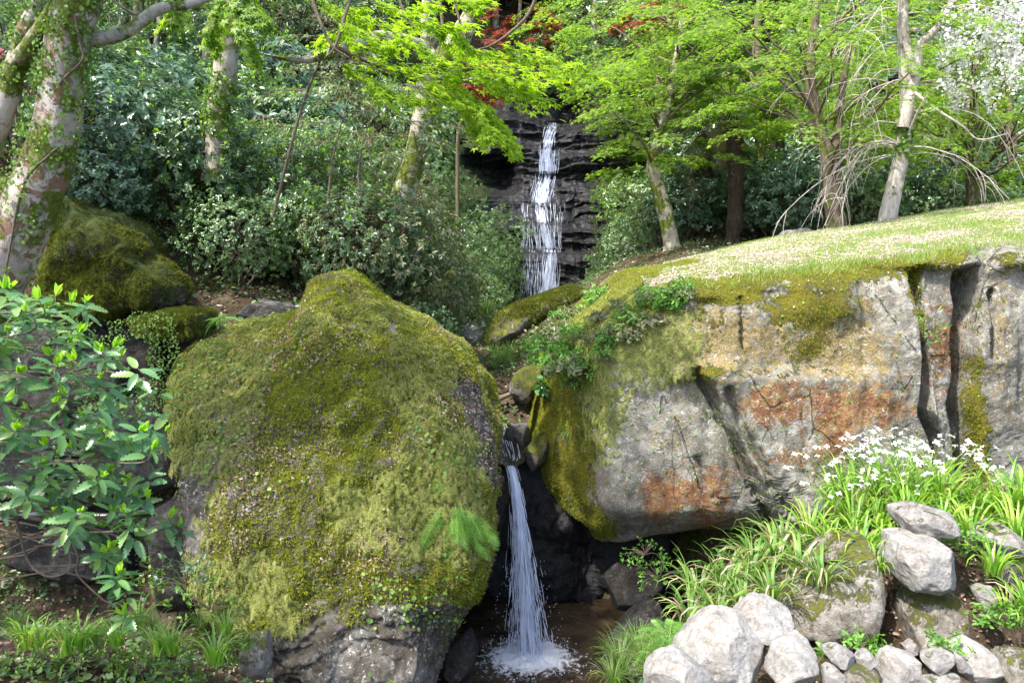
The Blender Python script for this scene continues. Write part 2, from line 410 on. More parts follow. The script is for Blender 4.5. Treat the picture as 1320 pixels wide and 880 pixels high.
M['moss_bank'] = rock_mat('dark_mossy_bank', use_attr=False, mossbias=.55, base=((.03, .025, .02), (.07, .06, .05), (.14, .13, .12)), sc=1.6, mosscol=((.02, .03, .006), (.06, .08, .012), (.12, .14, .02)))
M['rock_damp_painted_shade'] = rock_mat('damp_painted_shade_rock', use_attr=False, mossbias=-.3, base=((.008, .007, .006), (.022, .02, .018), (.06, .057, .053)), speck=.15, sc=1.3, mosscol=((.015, .02, .005), (.035, .045, .008), (.06, .075, .012)))  # near-black base paints in the shade of the left hollow; also wet stones
M['rock_green'] = rock_mat('green_mossed_rock', use_attr=False, mossbias=.28, base=((.05, .045, .035), (.11, .10, .085), (.2, .19, .17)), mosscol=((.04, .05, .01), (.12, .13, .02), (.2, .2, .03)))
M['rock_moss'] = rock_mat('moss_covered_rock', use_attr=False, mossbias=.02, base=((.08, .07, .055), (.17, .155, .13), (.28, .27, .245)), mosscol=((.04, .05, .01), (.12, .13, .02), (.2, .2, .03)), sc=1.6)
M['rock_dark'] = rock_mat('dark_rock', use_attr=False, mossbias=-.35, base=((.035, .032, .03), (.08, .075, .07), (.16, .155, .15)), speck=.25, mosscol=((.03, .045, .008), (.07, .09, .012), (.1, .12, .015)))
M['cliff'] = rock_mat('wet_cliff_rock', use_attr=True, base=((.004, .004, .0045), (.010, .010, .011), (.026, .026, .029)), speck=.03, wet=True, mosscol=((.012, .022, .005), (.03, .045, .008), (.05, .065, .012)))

def soil_mat(name, cols, green=None, gb=0):
    m, nt, N, L, B = newmat(name); v = coords(nt)
    a = mth(nt, 'ADD', mth(nt, 'MULTIPLY', nz(nt, v, 2, 6, .7), .5), mth(nt, 'MULTIPLY', nz(nt, v, 28, 6, .8), .5))
    col = ramp(nt, a, cols, np.linspace(.36, .64, len(cols)))
    if green: col = mixc(nt, step(nt, nz(nt, v, 1.8, 7, .75), .5 - gb, .58 - gb), col, ramp(nt, nz(nt, v, 45, 4), green, [.4, .6]))
    L.new(col, B.inputs['Base Color']); B.inputs['Roughness'].default_value = .95; B.inputs['Specular IOR Level'].default_value = .1
    bump(nt, B, nz(nt, v, 35, 7, .8), 1.0, .04); return m
M['soil'] = soil_mat('forest_soil', [(.025, .018, .012), (.06, .042, .028), (.12, .085, .06), (.2, .15, .11)], [(.02, .035, .008), (.06, .08, .015)])
M['lawn'] = soil_mat('lawn_ground', [(.2, .16, .12), (.33, .28, .23), (.44, .39, .34)], [(.14, .19, .04), (.26, .31, .08)], .03)
# ------------------------------------------------------------------ terrain
CP = [(1300,640,7.3),(1100,690,7.3),(1550,640,7.3),(1000,730,7.2),(100,850,5.0),(0,860,5.0),(250,850,5.5),(-300,850,5),(330,900,5.4),(500,960,5.2),(450,930,6),
      (660,920,6.0),(690,905,7.2),(660,1050,5.0),(740,905,7.4),(600,915,7.0),(660,1600,3.0),(1100,1500,2.5),(200,1500,2.5),
      (850,890,5.3),(900,770,6.5),(1000,900,4.2),(1300,900,4.2),(1600,800,4.2),(1100,725,5.9),(1300,695,5.9),(1550,680,6.0),(1225,872,4.85),(1110,872,4.85),(1330,862,4.85),(1500,840,4.85),(1240,720,5.35),(1130,745,5.45),(1000,760,5.9),
      (760,560,9.8),(655,640,9.3),(640,560,9.6),(620,500,11.5),(610,455,15),(640,425,19),(680,400,21.5),(600,415,20),
      (0,400,9.0),(-300,380,8),(100,300,9.2),(220,420,8.6),(320,440,8.8),(400,400,9.4),(300,370,10.2),(500,410,10.6),(560,440,12),(550,410,15),
      (500,350,13),(100,200,13),(300,240,15),(470,270,17),(600,330,21),(100,80,20),(300,60,24),(480,90,28),(620,120,30),
      (300,-100,33),(500,-130,45),(0,-100,28),(-300,200,12),(-400,-100,24),(-700,200,20),
      (700,120,30),(760,80,34),(700,-20,45),(700,-160,62),(1000,-60,48),(1300,-60,48),(1700,-50,40),
      (900,300,20),(1000,230,28),(1300,190,28),(1600,150,25),(820,300,23),
      (740,410,12),(700,430,13.5),(800,385,11),(680,470,10.5),(720,500,9.6),
      (900,350,9.5),(1000,350,8.8),(1200,335,8.6),(1500,330,8.4),(1320,300,13.5),(1600,275,13),(1000,335,12.3),(880,360,11.5),(1150,325,12.5),
      (1200,335,11),(1320,315,11),(1000,350,10.8),(1500,300,11),(900,362,10.5),(100,800,7.4),(0,800,7.4),(200,800,7.2),(-200,800,7.4),(100,822,6.1),(0,822,6.1),(200,825,6.2),(90,430,8.8),(0,430,8.8),(240,440,8.8),(790,340,17),(900,335,15),(1000,322,16.5),(1200,330,16),(1500,320,16),(1200,320,19),(1500,300,19)]
cpw = at(*np.array(CP, float).T)
def _tps_k(r2): return 0.5 * r2 * np.log(np.maximum(r2, 1e-12))
def _w(x, y): return np.stack([x / (1 + 0.02 * y), np.log(y + 6) * 14], -1)       # finer near the viewer
_q = _w(cpw[:, 0], cpw[:, 1]); _n = len(_q)
_K = _tps_k(((_q[:, None] - _q[None]) ** 2).sum(-1)) + np.eye(_n) * .15
_Pm = np.hstack([np.ones((_n, 1)), _q]); _A = np.block([[_K, _Pm], [_Pm.T, np.zeros((3, 3))]])
_sol = np.linalg.solve(_A, np.concatenate([cpw[:, 2], np.zeros(3)]))
def ground(x, y, rough=True):
    x = np.asarray(x, float); y = np.asarray(y, float); sh = x.shape
    q = _w(x.ravel(), y.ravel()); z = np.empty(len(q))
    for i in range(0, len(q), 20000):
        qq = q[i:i + 20000]; k = _tps_k(((qq[:, None] - _q[None]) ** 2).sum(-1))
        z[i:i + 20000] = k @ _sol[:_n] + _sol[_n] + qq @ _sol[_n + 1:]
    z = z.reshape(sh)
    tr = smooth(4.2, 3.0, np.abs(x - .7)) * smooth(19.8, 21.2, y) * smooth(28.4, 27.0, y); z = z * (1 - tr) + np.minimum(z, 2.9) * tr
    pl = smooth(1.7, 1.2, np.abs(x - .45)) * smooth(5.6, 6.2, y) * smooth(9.0, 8.5, y); z = z * (1 - pl) + np.minimum(z, .70) * pl
    z = z - .5 * smooth(7.4, 8.2, y) * smooth(14.6, 13.4, y) * smooth(1.5, 2.3, x)
    if rough:
        P = np.stack([x, y, 0 * x], -1); z = z + .10 * fbm(P * 1.1, 5, 3) * smooth(3, 12, y) + .02 * fbm(P * 6, 3, 4)
    return z
xs = np.concatenate([np.linspace(-45, -12, 60)[:-1], np.linspace(-12, 12, 300), np.linspace(12, 45, 60)[1:]])
ys = np.concatenate([np.linspace(1.5, 16, 220)[:-1], np.linspace(16, 75, 200)])
X, Y = np.meshgrid(xs, ys); Z = ground(X, Y)
def gridfaces(r, c):
    i = np.arange(r - 1)[:, None] * c; j = np.arange(c - 1)[None]
    return np.stack([i + j, i + j + 1, i + c + j + 1, i + c + j], -1).reshape(-1, 4)
mb = MB(); mb.add(np.stack([X, Y, Z], -1), gridfaces(*X.shape))
tag(mb.build('ground', M['soil']), 'brown leaf-strewn forest slope around the gorge', kind='structure')

# ------------------------------------------------------------------ rocks
_ico = {}
def ico(s):
    if s not in _ico:
        bm = bmesh.new(); bmesh.ops.create_icosphere(bm, subdivisions=s, radius=1)
        v = np.array([x.co[:] for x in bm.verts]); f = np.array([[a.index for a in q.verts] for q in bm.faces]); bm.free(); _ico[s] = (nrm(v), f)
    return _ico[s]
def rock(outline, Yf, thick, tilt=0.0, yaw=0.0, p=2.6, sub=6, cuts=0, cutr=(.78, .98), amp=(.05,), seed=0, centre=None, post=None, push=.7):
    """closed rock whose face outline is seen at the given photograph pixels, its face about Yf metres ahead; thick = half depth"""
    v, f = ico(sub); r = np.random.default_rng(seed)
    O = np.array(outline, float)
    cx, cz_ = centre or (O[:, 0].mean(), O[:, 1].mean())
    c = at(cx, cz_, Yf)
    Pw = at(O[:, 0], O[:, 1], np.full(len(O), Yf))
    if tilt:                                    # the outline's points lie on the tilted plane
        for _ in range(6):
            yy = Yf + tilt * (Pw[:, 2] - c[2]) + yaw * (Pw[:, 0] - c[0]); Pw = at(O[:, 0], O[:, 1], yy)
    elif yaw:
        for _ in range(6):
            yy = Yf + yaw * (Pw[:, 0] - c[0]); Pw = at(O[:, 0], O[:, 1], yy)
    dx, dz = Pw[:, 0] - c[0], Pw[:, 2] - c[2]
    ang = np.arctan2(dz, dx); R = np.hypot(dx, dz); o = np.argsort(ang); ang, R = ang[o], R[o]
    # resample outline radius by angle along straight edges
    px_, pz_ = (R * np.cos(ang)), (R * np.sin(ang))
    th = np.linspace(-pi, pi, 721); Rt = np.zeros(721)
    for i, a in enumerate(th):
        ca, sa = cos(a), sin(a)
        best = 0
        for k in range(len(ang)):
            x1, z1 = px_[k], pz_[k]; x2, z2 = px_[(k + 1) % len(ang)], pz_[(k + 1) % len(ang)]
            den = ca * (z2 - z1) - sa * (x2 - x1)
            if abs(den) < 1e-9: continue
            tt = (x1 * (z2 - z1) - z1 * (x2 - x1)) / den
            s_ = (x1 * sa - z1 * ca) / den
            if tt > 0 and -.001 <= s_ <= 1.001: best = max(best, tt)
        Rt[i] = best or np.interp(a, ang, R, period=2 * pi)
    ker = np.hanning(13); ker /= ker.sum(); Rt = np.convolve(np.concatenate([Rt[-7:-1], Rt, Rt[1:7]]), ker, 'same')[6:-6]
    if p >= 5: v = nrm(v * [1, 2.4, 1])
    q = v / (np.abs(v[:, 0] ** 2 + v[:, 2] ** 2) ** (p / 2) + np.abs(v[:, 1]) ** p)[:, None] ** (1 / p)
    a = np.arctan2(v[:, 2], v[:, 0]); Ra = np.interp(a, th, Rt)
    L = np.stack([q[:, 0], q[:, 1] , q[:, 2]], -1)
    W = np.stack([L[:, 0] * Ra, L[:, 1] * thick, L[:, 2] * Ra], -1)
    ext = np.median(Rt)
    for _ in range(cuts):
        nn = nrm(r.normal(size=3) * [1, .8, 1]); sup = (W @ nn).max(); d = W @ nn - sup * r.uniform(*cutr); W = W - nn * np.maximum(d, 0)[:, None] * .93
    W[:, 1] += tilt * W[:, 2] + yaw * W[:, 0]
    N_ = nrm(W * [1, 1, 1])
    dsp = 0
    for k, am in enumerate(amp): dsp = dsp + am * fbm(W * (1.1 / ext) * 2.2 ** k + seed, 4, seed + k * 5)
    W = W + N_ * dsp[:, None] + c + np.array([0, thick * push, 0])
    if post is not None: W = post(W, N_)
    return W, f
def vnormals(V, F):
    N = np.zeros_like(V); n = np.cross(V[F[:, 1]] - V[F[:, 0]], V[F[:, 2]] - V[F[:, 0]])
    for k in range(3): np.add.at(N, F[:, k], n)
    return nrm(N)
def surf_sample(V, F, n, weight=None):
    a = np.linalg.norm(np.cross(V[F[:, 1]] - V[F[:, 0]], V[F[:, 2]] - V[F[:, 0]]), axis=1)
    if weight is not None: a = a * weight[F].mean(1)
    i = rng.choice(len(F), n, p=a / a.sum()); b = rng.dirichlet((1, 1, 1), n)
    P = (V[F[i]] * b[..., None]).sum(1); Nn = nrm(np.cross(V[F[i, 1]] - V[F[i, 0]], V[F[i, 2]] - V[F[i, 0]]))
    return P, Nn

# --- the big mossy boulder, left
LB = [(386,384),(392,366),(428,362),(452,384),(478,402),(540,432),(592,475),(624,528),(640,580),(636,630),(632,690),(622,745),(600,800),(575,850),(560,910),(470,950),(360,920),(300,850),(250,765),(236,700),(228,640),(212,580),(206,505),(215,465),(250,443),(330,426),(370,418)]
def lb_post(W, N):
    px, py = proj(W); out = nrm(N * [.6, 1, .6])
    Q = W + .25 * np.stack([noise(W * 1.7, 91), noise(W * 1.7, 92), noise(W * 1.7, 93)], -1)
    g = fbm(Q * 1.9, 5, 21, ridged=True) * .09 + fbm(Q * 5.5, 4, 23, ridged=True) * .035 + fbm(W * 14, 3, 29) * .018 + fbm(W * 30, 3, 24) * .010
    # broken bare steps low on the face
    low = smooth(740, 800, py + 30 * noise(W * 2, 5))
    st = fbm(Q * [3, 3, 4], 4, 26, ridged=True)
    g = g * (1 - .4 * low) + low * (.10 * st - .04)
    W = W + N * g[:, None]
    d = segdist(px, py, [(225, 640), (238, 560), (215, 500)]); W = W - N * (0.0 * d[:, None])
    return W
LV, LF = rock(LB, 6.9, 1.2, tilt=.55, p=3.8, sub=8, cuts=0, amp=(.12, .06), seed=3, centre=(430, 640), post=lb_post)
LN = vnormals(LV, LF); lpx, lpy = proj(LV)
lmoss = .52 + .5 * fbm(LV * 1.5, 4, 31) - .62 * smooth(765, 850, lpy + 40 * noise(LV * 2.2, 32)) - .8 * smooth(300, 240, lpx + 30 * noise(LV * 2, 33)) * smooth(560, 640, lpy)
lmoss = lmoss - .22 * smooth(765, 830, lpy + 60 * noise(LV * 1.6, 35)) - .5 * smooth(.5, .9, -LN[:, 2]) - .9 * smooth(18, 4, segdist(lpx, lpy, [(598, 500), (622, 560), (634, 620)]) + 12 * noise(LV * 6, 3))
mb = MB(); mb.add(LV, LF)
boulder = mb.build('mossy_boulder', M['rock_left'], origin=at(430, 880, 6.75), attrs={'moss': lmoss})
tag(boulder, 'huge boulder left of the lower waterfall, its whole sloping face under yellow-green moss', 'boulder')

# --- the long rock face, right
RB = [(712,560),(716,520),(742,462),(800,412),(868,368),(1000,350),(1150,336),(1320,318),(1500,308),(1700,330),(1700,640),(1500,690),(1320,690),(1150,680),(1060,690),(1000,705),(938,716),(880,720),(800,716),(768,752),(735,768),(690,735),(690,640)]
cracks = [([(1168,300),(1178,345),(1186,400),(1190,470),(1186,530),(1205,570),(1216,640)], 9, .30),
          ([(1246,335),(1250,400),(1249,470),(1240,520),(1252,580),(1260,660)], 13, .45),
          ([(900,478),(925,520),(960,590),(985,640),(1004,680)], 6, .16), ([(936,500),(965,560),(1000,625),(1022,660)], 5, .13),
          ([(955,385),(960,425),(962,450)], 3, .08), ([(1108,370),(1120,420)], 6, .05), ([(905,590),(925,640)], 3, .06), ([(1278,380),(1280,460)], 5, .1)]
def soft_steps(x):
    i = np.floor(x); return i + smooth(.3, .7, x - i)
def rb_post(W, N):
    px, py = proj(W); front = smooth(.0, -.4, N[:, 1]); D = np.array([0, 1., 0])
    W = W.copy()
    wob = 5 * noise(W * 3, 41)
    for line, wd, dep in cracks:
        d = segdist(px + wob, py, line); W[:, 1] += front * dep * smooth(1.35, .55, d / wd) * smooth(336, 372, py)
    # planes: slabs of slightly different depth between the joints
    W[:, 1] += front * 1.15 * smooth(0, 1, (792 + 8 * noise(W * 2.2, 48) + (py - 560) * -.03 - px) / 95.) ** .8 * smooth(400, 470, py)
    k = smooth(335, 380, py) * smooth(0, 12, px - np.interp(py, [300, 470, 640], [1186, 1190, 1216])); W[:, 1] += front * .12 * k * smooth(1255, 1245, px)
    s = smooth(-4, 4, (px + wob) - np.interp(py, [478, 680], [905, 1012])) * smooth(470, 490, py); W[:, 1] += front * (-.14) * s * smooth(1200, 1050, px)
    # the moss shelf above the lower slab
    d = segdist(px, py, [(880, 482), (910, 478), (950, 472)]); W[:, 1] -= front * .10 * np.exp(-(d / 9) ** 2)
    # bulging cushions at the lip
    for cx, cy_, rx, ry, h in ((1205, 333, 50, 14, .22), (1130, 332, 48, 14, .20), (1062, 388, 42, 26, .12), (1310, 328, 30, 18, .2), (900, 372, 40, 15, .12), (1010, 362, 60, 14, .1)):
        W[:, 1] -= front * h * np.exp(-((px - cx) / rx) ** 4 - ((py - cy_) / ry) ** 4)
    W[:, 1] += front * (.10 * soft_steps(1.6 * noise(W * [1.1, .6, .35] + 5, 49)) / 1.6 + .04 * fbm(W * [3.5, 1, .7], 3, 50, ridged=True)) * smooth(345, 370, py)
    g = fbm(W * [1.6, 1, .8], 5, 44, ridged=True) * .06 + fbm(W * 6, 4, 45) * .02 + fbm(W * 20, 3, 46) * .009
    W = W + N * g[:, None]
    # undercut foot
    W[:, 1] += front * .4 * smooth(655, 716, py) * smooth(1090, 980, px)
    return W
RV, RF = rock(RB, 7.4, 2.0, push=.95, p=7.0, sub=8, cuts=0, amp=(.10, .05), seed=9, centre=(1190, 520), tilt=.10, post=rb_post)
RN = vnormals(RV, RF)
rpx, rpy = proj(RV)
def blob(px, py, cx, cy_, rx, ry): return np.exp(-(((px - cx) / rx) ** 2 + ((py - cy_) / ry) ** 2))
nb = 26 * noise(RV * 2.4, 51); nc = 14 * noise(RV * 5.5, 52)
topy = np.interp(rpx, [700, 740, 800, 868, 1000, 1150, 1320, 1500], [540, 465, 412, 368, 350, 336, 318, 308])
rm = .95 * smooth(44, 12, rpy - topy + nb) * smooth(1260, 1225, rpx)
rm = rm + .9 * blob(rpx, rpy, 1050, 392 , 75, 36) + .85 * smooth(792, 765, rpx + nb) * smooth(440, 480, rpy) + .7 * blob(rpx, rpy, 1265, 560, 16, 70) \
     + .5 * blob(rpx, rpy, 1262, 430, 9, 90) + .55 * blob(rpx, rpy, 1040, 450, 60, 30) + .45 * blob(rpx, rpy, 900, 400, 50, 60) + .35 * blob(rpx, rpy, 1220, 600, 20, 40) \
     + .9 * blob(rpx, rpy, 915, 479, 40, 6) + .3 * blob(rpx, rpy, 960, 540, 10, 90) + .6 * blob(rpx, rpy, 1190, 590, 10, 50) + .5 * blob(rpx, rpy, 1180, 360, 10, 30) + .6 * blob(rpx, rpy, 1310, 340, 30, 16)
rm = rm + .25 * smooth(.3, .9, RN[:, 2]) - .12 + .6 * np.exp(-(segdist(rpx, rpy, [(1252, 470), (1248, 520), (1262, 590), (1268, 650)]) / 13) ** 2) + .5 * np.exp(-(segdist(rpx, rpy, [(1172, 330), (1184, 400), (1190, 440)]) / 9) ** 2)
ru = 1.1 * blob(rpx, rpy, 1078, 555, 24, 40) + .85 * blob(rpx, rpy, 1040, 520, 80, 34) + .9 * blob(rpx, rpy, 1135, 525, 44, 32) + .9 * blob(rpx, rpy, 1215, 440, 30, 66) \
     + .85 * blob(rpx, rpy, 848, 650, 22, 46) + .85 * blob(rpx, rpy, 915, 672, 30, 34) + .7 * blob(rpx, rpy, 880, 635, 60, 22) + .7 * blob(rpx, rpy, 985, 520, 36, 28) + .6 * blob(rpx, rpy, 1020, 590, 60, 28) + .4 * blob(rpx, rpy, 930, 600, 60, 40) - .05
ru2 = .85 * blob(rpx, rpy, 910, 440, 60, 60) + .8 * blob(rpx, rpy, 1020, 440, 90, 60) + .7 * blob(rpx, rpy, 1110, 450, 60, 70) + .6 * blob(rpx, rpy, 1290, 440, 25, 140) + .35 * blob(rpx, rpy, 860, 560, 60, 80) - .05
mb = MB(); mb.add(RV, RF)
cliffrock = mb.build('rock_outcrop', M['rock_right'], origin=at(1100, 700, 8), attrs={'moss': rm, 'rust': ru, 'rust2': ru2})
tag(cliffrock, 'long lichen-speckled rock face with orange stains and upright cracks below the sunlit lawn', 'rock face')

# lawn on top of the right rock: real sheet between its lip and the far edge
near = [(830,392,8.3),(880,362,8.1),(1000,345,8.0),(1150,330,8.0),(1320,310,8.0),(1600,292,8.0)]
far = [(815,352,14),(880,338,13),(1000,308,13.5),(1140,287,14),(1320,256,14.5),(1600,215,14.5)]
n1, n2 = 240, 110
A_ = spline(at(*np.array(near, float).T), n1); B_ = spline(at(*np.array(far, float).T), n1)
t = np.linspace(-.06, 1.15, n2)[:, None, None]
G = A_[None] * (1 - t) + B_[None] * t
G[..., 2] += .06 * np.sin(pi * np.clip(t[..., 0], 0, 1)) * 1.5 + .05 * fbm(G * 1.3, 4, 11) + .025 * fbm(G * 6, 3, 12)
zr = []
for q in A_:
    k_ = (np.abs(RV[:, 0] - q[0]) < .07) & (np.abs(RV[:, 1] - q[1]) < .12); zr.append(RV[k_, 2].max() if k_.any() else q[2])
zr = np.array(zr); ker = np.hanning(9); ker /= ker.sum(); zr = np.convolve(np.pad(zr, 4, 'edge'), ker, 'valid')
G[..., 2] += ((zr + .012)[None] - G[6:7, :, 2]) * smooth(.45, 0, t[..., 0])
G[..., 2] -= .10 * smooth(.02, -.06, t[..., 0])
G[..., 2] -= .9 * smooth(1.0, 1.15, t[..., 0])
mb = MB(); mb.add(G, gridfaces(n2, n1)); lawn_v = G
tag(mb.build('lawn', M['lawn']), 'sunlit mossy lawn on top of the big right rock', kind='structure')

# ------------------------------------------------------------------ cliff of the upper waterfall
CX = [(-6, 0)]
_rows = np.array([430, 400, 384, 378, 328, 322, 312, 288, 283, 262, 256, 240, 228, 222, 192, 188, 184, 162, 158, 150, 130])
_Ys = np.array([21.0, 21.3, 21.6, 22.0, 22.2, 22.4, 23.0, 23.15, 23.5, 24.3, 24.4, 24.9, 25.3, 25.5, 25.6, 25.9, 26.2, 26.4, 27.2, 27.8, 28.6])
_cz = at(700, _rows, _Ys)[:, 2]
def cliff_y(x, z, detail=True):
    x, z = np.broadcast_arrays(np.asarray(x, float), np.asarray(z, float))
    P = np.stack([x, 0 * x, z], -1)
    zz = z + .30 * noise(P * [.5, 1, .2], 61) + .16 * noise(P * [1.6, 1, .3], 62) * smooth(.5, 1.4, np.abs(x - .9))
    y = np.interp(zz, _cz, _Ys)
    # strata: small ledges
    s = z * 3.1 + .8 * noise(P * [.9, 1, .4], 63); fr = s - np.floor(s)
    y = y + .16 * (smooth(.0, .25, fr) - fr) + .35 * noise(P * [1.1, 1, 1.2], 64) * smooth(.5, 1.2, np.abs(x - .9)) + .22 * np.round(2 * noise(P * [1.3, 1, 1.1], 68)) / 2 * smooth(.6, 1.0, np.abs(x - .9))
    side = smooth(1.1, 3.6, np.abs(x - .8))
    y = y - side * (1.3 + 1.3 * noise(P * [.7, 1, .6], 65))
    y = y + 1.1 * np.exp(-((x + .75) / .8) ** 4 - ((z - 6.9) / .55) ** 4)         # the dark hollow left of the water
    if detail: 
        st = fbm(P * [1.8, 1, 3.2], 4, 66, ridged=True); y = y - .12 * st + .04 * fbm(P * 9, 3, 67)
    return y
xs = np.linspace(-5.5, 8.5, 560); zs = np.linspace(2.2, 10.2, 460)
X, Zc = np.meshgrid(xs, zs); Yc = cliff_y(X, Zc)
CV = np.stack([X, Yc, Zc], -1); CF = gridfaces(*X.shape)[:, ::1]
P2 = CV.reshape(-1, 3); CN = vnormals(P2, CF)
cm = .3 + .55 * smooth(1.3, 2.6, np.abs(P2[:, 0] - .9)) + .5 * smooth(.2, .8, CN[:, 2]) * smooth(.9, 1.8, np.abs(P2[:, 0] - .9)) - .3
mb = MB(); mb.add(P2, CF)
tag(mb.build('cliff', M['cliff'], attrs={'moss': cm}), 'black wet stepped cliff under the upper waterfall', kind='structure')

# ------------------------------------------------------------------ water
def water_white(name, a_lo, a_hi, vscale, col=(.72, .78, .92), add=False):
    m, nt, N, L, B = newmat(name); v = coords(nt, vscale or (1, 1, 1))
    B.inputs['Base Color'].default_value = (*col, 1); B.inputs['Roughness'].default_value = .25
    B.inputs['Subsurface Weight'].default_value = 0
    if a_hi is not None:
        n_ = nz(nt, v, 1.0, 6, .7, .2)
        a = step(nt, mth(nt, 'ADD', mth(nt, 'MULTIPLY', n_, .7), mth(nt, 'MULTIPLY', attr(nt, 'cover'), .42)), a_lo, a_hi) if add else mth(nt, 'MULTIPLY', step(nt, n_, a_lo, a_hi), attr(nt, 'cover')); L.new(a, B.inputs['Alpha'])
    tr = N.new('ShaderNodeBsdfTranslucent'); tr.inputs[0].default_value = (*col, 1)
    mx = N.new('ShaderNodeMixShader'); mx.inputs[0].default_value = .3
    if a_hi is not None:
        tp = N.new('ShaderNodeBsdfTransparent'); m2 = N.new('ShaderNodeMixShader'); L.new(a, m2.inputs[0]); B.inputs['Alpha'].default_value = 1
        for l in list(nt.links):
            if l.to_socket == B.inputs['Alpha']: nt.links.remove(l)
        L.new(B.outputs[0], mx.inputs[1]); L.new(tr.outputs[0], mx.inputs[2])
        L.new(tp.outputs[0], m2.inputs[1]); L.new(mx.outputs[0], m2.inputs[2]); L.new(m2.outputs[0], N['Material Output'].inputs[0])
    else:
        L.new(B.outputs[0], mx.inputs[1]); L.new(tr.outputs[0], mx.inputs[2]); L.new(mx.outputs[0], N['Material Output'].inputs[0])
    return m
M['strand'] = water_white('falling_water', 0, None, None)
M['veil'] = water_white('water_veil', .47, .70, (14, 3, 1.3))
M['veil2'] = water_white('jet_veil', .44, .66, (46, 12, 2.2))
M['foam'] = water_white('foam', .52, .72, (16, 16, 16), col=(.88, .9, .93), add=True)
m, nt, N, L, B = newmat('dark_water'); v = coords(nt)
L.new(ramp(nt, nz(nt, v, 1.6, 4), [(.02, .014, .008), (.07, .05, .03)], [.4, .65]), B.inputs['Base Color'])
B.inputs['Roughness'].default_value = .08; B.inputs['IOR'].default_value = 1.33; bump(nt, B, mth(nt, 'ADD', nz(nt, v, 9, 4, .6, .5), mth(nt, 'MULTIPLY', nz(nt, v, 30, 3), .4)), .5, .05); M['water'] = m

# upper fall: sheet following the rock + running strands
rowsW = np.array([157, 165, 180, 190, 205, 225, 240, 255, 275, 300, 320, 350, 380, 392, 402])
cenW = np.array([716, 710, 706, 704, 706, 702, 700, 695, 690, 692, 693, 694, 694, 685, 676])
widW = np.array([9, 7, 8, 17, 22, 15, 24, 28, 32, 30, 28, 25, 24, 20, 16.])
Yrow = np.interp(rowsW, _rows[::-1], _Ys[::-1])
Pw_ = at(cenW, rowsW, Yrow); zW = Pw_[:, 2]; xW = Pw_[:, 0]; wW = widW / FPX * Yrow
def fall_pt(s, z, lift=.06):
    xc = np.interp(z, zW[::-1], xW[::-1]); w = np.interp(z, zW[::-1], wW[::-1])
    x = xc + s * w; y = cliff_y(x, z, False) - lift - .1; return np.stack([x, y, z], -1)
mb = MB(); nzs, nxs = 320, 46
ZZ = np.linspace(zW[-1], zW[0] + .02, nzs); SS = np.linspace(-1.05, 1.05, nxs)
Sg, Zg = np.meshgrid(SS, ZZ); V = fall_pt(Sg, Zg)
V[:-1, :, 1] = np.minimum(V[:-1, :, 1], V[1:, :, 1] + 0)          # water never runs back under a ledge
mb.add(V, gridfaces(nzs, nxs))
vpx, vpy = proj(V); cov = np.exp(-((vpx - np.interp(vpy, [150, 158, 180, 190, 225, 262, 285, 320, 350, 385, 398], [720, 716, 707, 706, 706, 697, 700, 708, 708, 702, 684])) / 5.0) ** 2) * .55 + .16 * (1 - np.abs(Sg) ** 3).clip(0, 1); cov = cov.clip(0, .95)
upper = tag(mb.build('water', M['veil'], attrs={'cover': cov.ravel()}), 'thin white water of the upper waterfall running down the black cliff', kind='structure')
mb = MB()
def strand(path, r):
    n = len(path); tube(mb, path, np.interp(np.linspace(0, 1, n), [0, .15, .8, 1], [.2 * r, r, r, .1 * r]), k=4)
_mr = [150, 158, 180, 190, 225, 262, 285, 320, 350, 385, 398]; _mx = [720, 716, 707, 706, 706, 697, 700, 708, 708, 702, 684]
_ys2 = np.interp(np.arange(130, 431), _rows[::-1], _Ys[::-1])
def fp(px, row, lift=.10):
    Yr = np.interp(row, np.arange(130, 431), _ys2); P = at(px, row, Yr); y = cliff_y(P[..., 0], P[..., 2], False) - lift; P[..., 0] *= y / Yr; P[..., 1] = y; return P
for (r1, r2, xa, xb, n, free) in ((157,189,703,718,60,0), (187,224,694,722,110,1), (222,262,686,716,110,0), (260,287,672,728,80,0), (285,321,671,723,150,1), (318,326,672,724,30,0), (323,383,671,722,210,1), (380,402,668,704,70,0)):
    for i in range(int(n * 1.1)):
        ra = U(r1, r1 + (r2 - r1) * .75); rb = min(r2, ra + U(.2, 1) * (r2 - r1)); rr = np.linspace(ra, rb, 7)
        if U(0, 1) < .6: xm = np.interp(rr, _mr, _mx) + rng.normal(0, 3.2)
        else: xm = U(xa, xb) + (np.interp(rr, _mr, _mx) - np.interp(ra, _mr, _mx)) * (.2 if free else .7) + U(-3, 3) * (rr - ra) / 30
        P = fp(xm, rr)
        if free: P[:, 1] = P[:, 1].min() + .02 * U(-1, 1)
        else: P[:, 1] = np.minimum.accumulate(P[:, 1][::1])
        P[:, 0] += .02 * noise(P * [6, 1, 5], 73); strand(P, U(.0018, .0075) * (1 if free else .8))
tag(mb.build('water', M['strand']), 'bright running strands of the upper waterfall', kind='structure')

